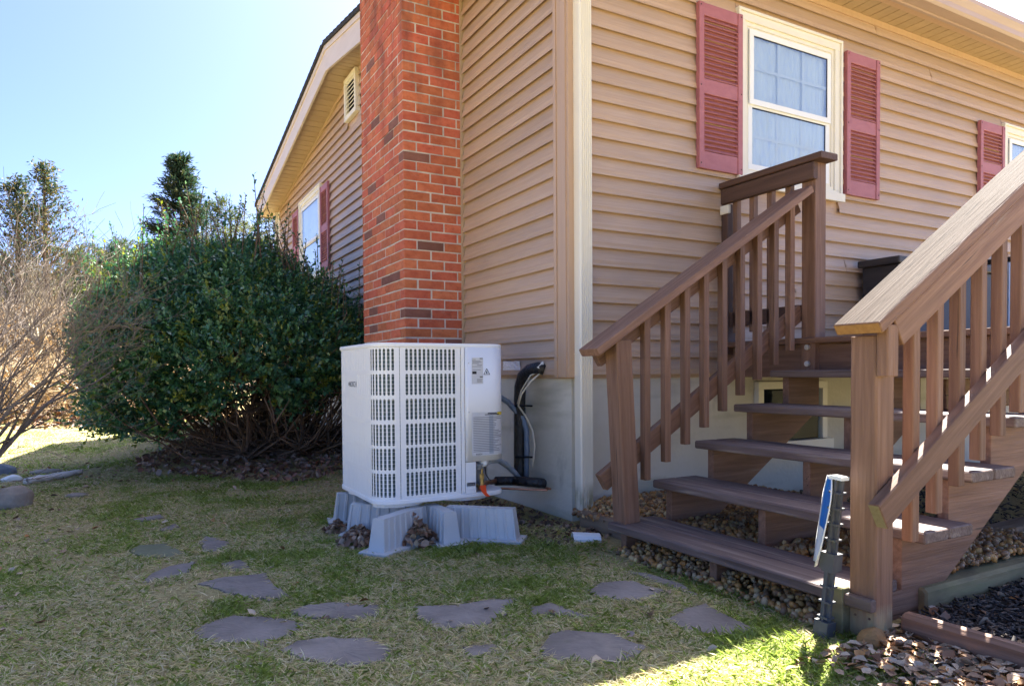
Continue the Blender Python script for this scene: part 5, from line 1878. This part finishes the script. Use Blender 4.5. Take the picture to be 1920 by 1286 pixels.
def branch_rec(mb, p, d, L, r, depth, rnd, up=.15, spread=.55, kids=(2, 4), nodes=None):
    seg = 3
    pts = [p]; rad = [r]
    dd = d.copy()
    for i in range(seg):
        dd = (dd + Vector((rnd.gauss(0, .12), rnd.gauss(0, .12), rnd.gauss(0, .10) + up * .25))).normalized()
        pts.append(pts[-1] + dd * (L / seg)); rad.append(r * (1 - .45 * (i + 1) / seg))
    mb.tube(pts, rad, 5 if depth > 2 else 3, caps=False)
    if depth <= 0:
        if nodes is not None: nodes.append((pts[-1], dd))
        return
    for k in range(rnd.randint(*kids)):
        j = rnd.choice((1, 2, 3, 3))
        ax = Vector((rnd.gauss(0, 1), rnd.gauss(0, 1), rnd.gauss(0, 1)))
        nd = (dd + (ax - dd * ax.dot(dd)).normalized() * rnd.uniform(.5, 1.2) * spread).normalized()
        branch_rec(mb, pts[j], nd, L * rnd.uniform(.55, .85), max(rad[j] * rnd.uniform(.5, .75), .0016), depth - 1, rnd, up, spread, kids, nodes)


def bare_shrub():
    rnd = random.Random(12)
    base = Vector(at_px(-175, 4.3))
    t = thing('bare_shrub', base, 'leafless grey brown shrub with fine spreading twigs at the left edge', 'shrub')
    mb = MB()
    for i in range(22):
        a = rnd.uniform(.15, 1.15)
        b0 = base + Vector((rnd.uniform(-.25, .25), rnd.uniform(-.25, .3), 0))
        d = (R_ * math.sin(a) * .95 + fwd * rnd.uniform(-.35, .45) + Vector((0, 0, rnd.uniform(.75, 1.6)))).normalized()
        branch_rec(mb, b0, d, rnd.uniform(.58, .86), rnd.uniform(.011, .022), 5, rnd, up=.24, spread=.58, kids=(2, 3))
    mb.build('branches', M_['bark'], t)
bare_shrub()


def far_brush():
    """brown leafless thicket on the bank, one mass"""
    rng = np.random.default_rng(51)
    n = 24000
    x = rng.uniform(-9.5, -.6, n); y = rng.uniform(9.6, 16.5, n)
    k = (x < -1.2) | (y > 9.6)
    x, y = x[k], y[k]; n = len(x)
    h = (.3 + .62 * vnoise(x, y, 1.3, 12)) * rng.random(n) ** .8 * smooth(9.4, 11.5, y + .2 * x * -.3 + 1.0)
    P = np.stack([x, y, gz(x, y) + h * 1.3], 1)
    D = norm(np.stack([rng.normal(0, .7, n), rng.normal(0, .5, n), rng.normal(.35, .5, n)], 1))
    L = rng.uniform(.12, .55, n); w = rng.uniform(.006, .016, n)
    Sd = norm(np.cross(D, rng.normal(size=(n, 3))))
    mid = P + D * (L * .5)[:, None] + rng.normal(0, .03, (n, 3))
    tip = P + D * L[:, None] + np.stack([0 * L, 0 * L, -.12 * L], 1)
    V = np.stack([P - Sd * w[:, None], P + Sd * w[:, None], mid + Sd * w[:, None] * .7, tip, mid - Sd * w[:, None] * .7], 1)
    c = pick([(.34, .25, .155), (.40, .31, .20), (.28, .20, .12), (.44, .36, .25), (.30, .19, .09), (.22, .165, .11)], n, rng)
    tag(link('brush_thicket', poly_mesh('brush_thicket', V, None, c), M_['needles']), 'sunlit brown leafless thicket covering the bank behind the lawn', 'brush', None, 'stuff')
    n = 9000
    x = rng.uniform(-10, -.3, n); y = rng.uniform(9.2, 15, n)
    leaf_heap('bank_leaves', x, y, gz(x, y) + .01, rng.uniform(.07, .13, n), PALE + BROWN, 61, 'brown fallen leaves on the sunlit bank', tilt=.4)
far_brush()


def conifer(name, loc, h, rbase, label, cols, seed, dens=1.0, droop=.15, start=.08, spray=.30, lw=.035, ll=.13, group='conifers behind the house', trunk_r=.10, top_bias=0.0, power=.85):
    rng = np.random.default_rng(seed)
    t = thing(name, loc, label, 'tree', group)
    base = np.array(loc)
    mb = MB(); mb.tube([Vector(loc) - Vector((0, 0, .3)), Vector(loc) + Vector((0, 0, h * .5)), Vector(loc) + Vector((0, 0, h * .98))], [trunk_r, trunk_r * .6, .012], 7)
    Ps, Ds = [], []
    z = start * h
    while z < h * .985:
        f = 1 - z / h
        R = rbase * (f ** power) * (0.72 + .5 * rng.random())
        nb = max(3, int((5 + 3 * f) * dens))
        for b in range(nb):
            a = rng.uniform(0, 6.283)
            rr = R * rng.uniform(.65, 1.12) + .08
            d = np.array([math.cos(a), math.sin(a), .28 - droop * (1 if f > .3 else .2)])
            p0 = base + np.array([0, 0, z])
            ns = max(3, int(rr / .16))
            pts = []
            for i in range(ns + 1):
                s = i / ns
                pts.append(p0 + d * rr * s + np.array([0, 0, -.22 * droop * rr * s * s * 2 + .16 * rr * s ** 3]))
            mb.tube([Vector(q) for q in (pts[0], pts[len(pts) // 2], pts[-1])], [.018 * f + .006, .010 * f + .004, .003], 3, caps=False)
            for i in range(1, ns + 1):
                m = int(rng.integers(8, 15) * dens * (1.3 if i == ns else 1) * (1 + top_bias * (2.4 * z / h - 1.1)))
                for q in range(m):
                    Ps.append(pts[i] + rng.normal(0, spray * .28, 3) * np.array([1, 1, .55]))
                    dd = d * .8 + rng.normal(0, .55, 3); dd[2] -= .05
                    Ds.append(dd)
        z += h * rng.uniform(.018, .032) * (1.1 if dens >= 1 else 1.4)
    P = np.array(Ps); D = norm(np.array(Ds)); n = len(P)
    Nn = norm(rng.normal(0, .6, (n, 3)) + np.array([0, 0, 1]))
    Ls = rng.uniform(.6, 1.3, n) * ll; Ws = rng.uniform(.6, 1.4, n) * lw * .55
    c = pick(cols, n, rng, .3)
    mb.build('trunk', M_['bark_brown'], t)
    build_leaf_obj('crown', P, D, Nn, Ls, Ws, c, M_['needles'], t, 0)
    return t


DARKG = [(.030, .062, .036), (.040, .078, .040), (.026, .052, .034)]
YEL = [(.105, .125, .028), (.13, .145, .035), (.085, .11, .03), (.06, .09, .03)]
OLV = [(.075, .085, .035), (.10, .10, .04), (.055, .07, .035)]


p = at_px(345, 22.0); conifer('spruce_tree', p, 6.9 - p[2], 2.7, 'tall dark pointed spruce rising behind the evergreen shrub', DARKG + OLV[:1], 71, dens=2.1, lw=.065, ll=.18, power=1.05)
p = at_px(428, 25.0); conifer('pine_tree', p, 6.3 - p[2], 2.1, 'yellow green pine just right of the dark spruce', YEL, 72, dens=1.2, lw=.05, ll=.20, power=.6)
p = at_px(488, 34.0); conifer('pine_tree', p, 7.7 - p[2], 2.4, 'bright green pine peeking out beside the eave', YEL, 73, dens=1.1, lw=.07, ll=.26, power=.55)
p = at_px(205, 30.0); conifer('pine_tree', p, 5.5 - p[2], 2.6, 'low bluish green pine between the twin spired tree and the spruce', DARKG + YEL[3:], 74, dens=1.1, lw=.06, ll=.24, power=.5)
p = at_px(238, 33.0); conifer('pine_tree', p, 6.3 - p[2], 2.4, 'pale green pine touching the top of the shrub, left of the spruce', YEL + DARKG[:1], 75, dens=1.0, lw=.07, ll=.26, power=.5)
p = at_px(160, 28.0); conifer('pine_tree', p, 4.9 - p[2], 2.4, 'low yellowish pine at the foot of the twin spired tree', YEL, 76, dens=1.0, lw=.06, ll=.22, power=.45)
p = at_px(20, 30.0); conifer('pine_tree', p, 5.2 - p[2], 2.8, 'olive pine behind the bare shrub at the left edge', OLV + YEL[:1], 77, dens=1.0, lw=.06, ll=.22, power=.45)
p = at_px(100, 34.0); conifer('pine_tree', p, 4.9 - p[2], 2.8, 'broad olive pine seen through the twigs of the bare shrub', OLV + YEL[1:3], 78, dens=1.0, lw=.07, ll=.24, power=.45)
p = at_px(560, 36.0); conifer('pine_tree', p, 5.5 - p[2], 2.6, 'green pine mostly hidden behind the gable window corner', YEL, 79, dens=.9, lw=.07, ll=.26, power=.5)
# sparse conifer with two spires
p = at_px(92, 16.0)
tw = conifer('twin_spired_tree', p, 4.75 - p[2], 1.25, 'thin half bare conifer with two spires at the upper left', OLV + DARKG + [(.16, .12, .05)], 81, dens=.8, droop=-.55, spray=.36, lw=.060, ll=.11, start=.25, power=1.15, group=None, top_bias=.6)
p2 = at_px(40, 16.3)
conifer('sparse_conifer', p2, 4.6 - p2[2], 1.15, 'second thin half bare conifer left of the twin spired one', OLV + DARKG + [(.16, .12, .05)], 82, dens=.8, droop=-.5, spray=.36, lw=.060, ll=.11, start=.25, power=.9, group=None, top_bias=.75)
tw['label'] = 'taller thin half bare conifer at the upper left of the sky'


def bare_tree(loc, h, label, seed, m='bark', depth=6):
    rnd = random.Random(seed)
    t = thing('bare_tree', loc, label, 'tree', 'leafless trees behind the house')
    mb = MB()
    b = Vector(loc)
    mb.tube([b - Vector((0, 0, .2)), b + Vector((.05, 0, h * .3))], [.09, .07], 6)
    mb.build('trunk', M_[m], t)
    mb = MB()
    for i in range(7):
        a = rnd.uniform(0, 6.28)
        branch_rec(mb, b + Vector((.03, 0, h * rnd.uniform(.18, .30))), Vector((math.cos(a) * .5, math.sin(a) * .5, 1)).normalized(), h * rnd.uniform(.22, .32), .045, depth - 1, rnd, up=.3, spread=.6, kids=(2, 4))
    mb.build('crown', M_[m], t)
M_['bark_tan'] = mat('tan_bark', [(.30, .25, .17), (.40, .34, .24)], rough=.9, spec=.1)
p = at_px(500, 20.0); bare_tree(p, 4.4 - p[2], 'pale leafless tree between the pines and the eave', 91, 'bark_tan', 6)
p = at_px(70, 13.5); bare_tree(p, 2.2 - p[2], 'bushy leafless tree on the bank at the left', 92, 'bark_tan', 6)
p = at_px(-30, 12.0); bare_tree(p, 2.0 - p[2], 'leafless tree at the far left edge of the bank', 93, 'bark', 5)

# trees across the front yard, seen only as reflections in the window panes
for q, (x, y, h) in enumerate(((13.5, -10.5, 7.2), (19.0, -13.0, 7.8))):
    bare_tree((x, y, gz1(x, y)), h, ['nearer leafless tree across the front yard', 'farther leafless tree across the front yard'][q], 95 + q, 'bark', 6)
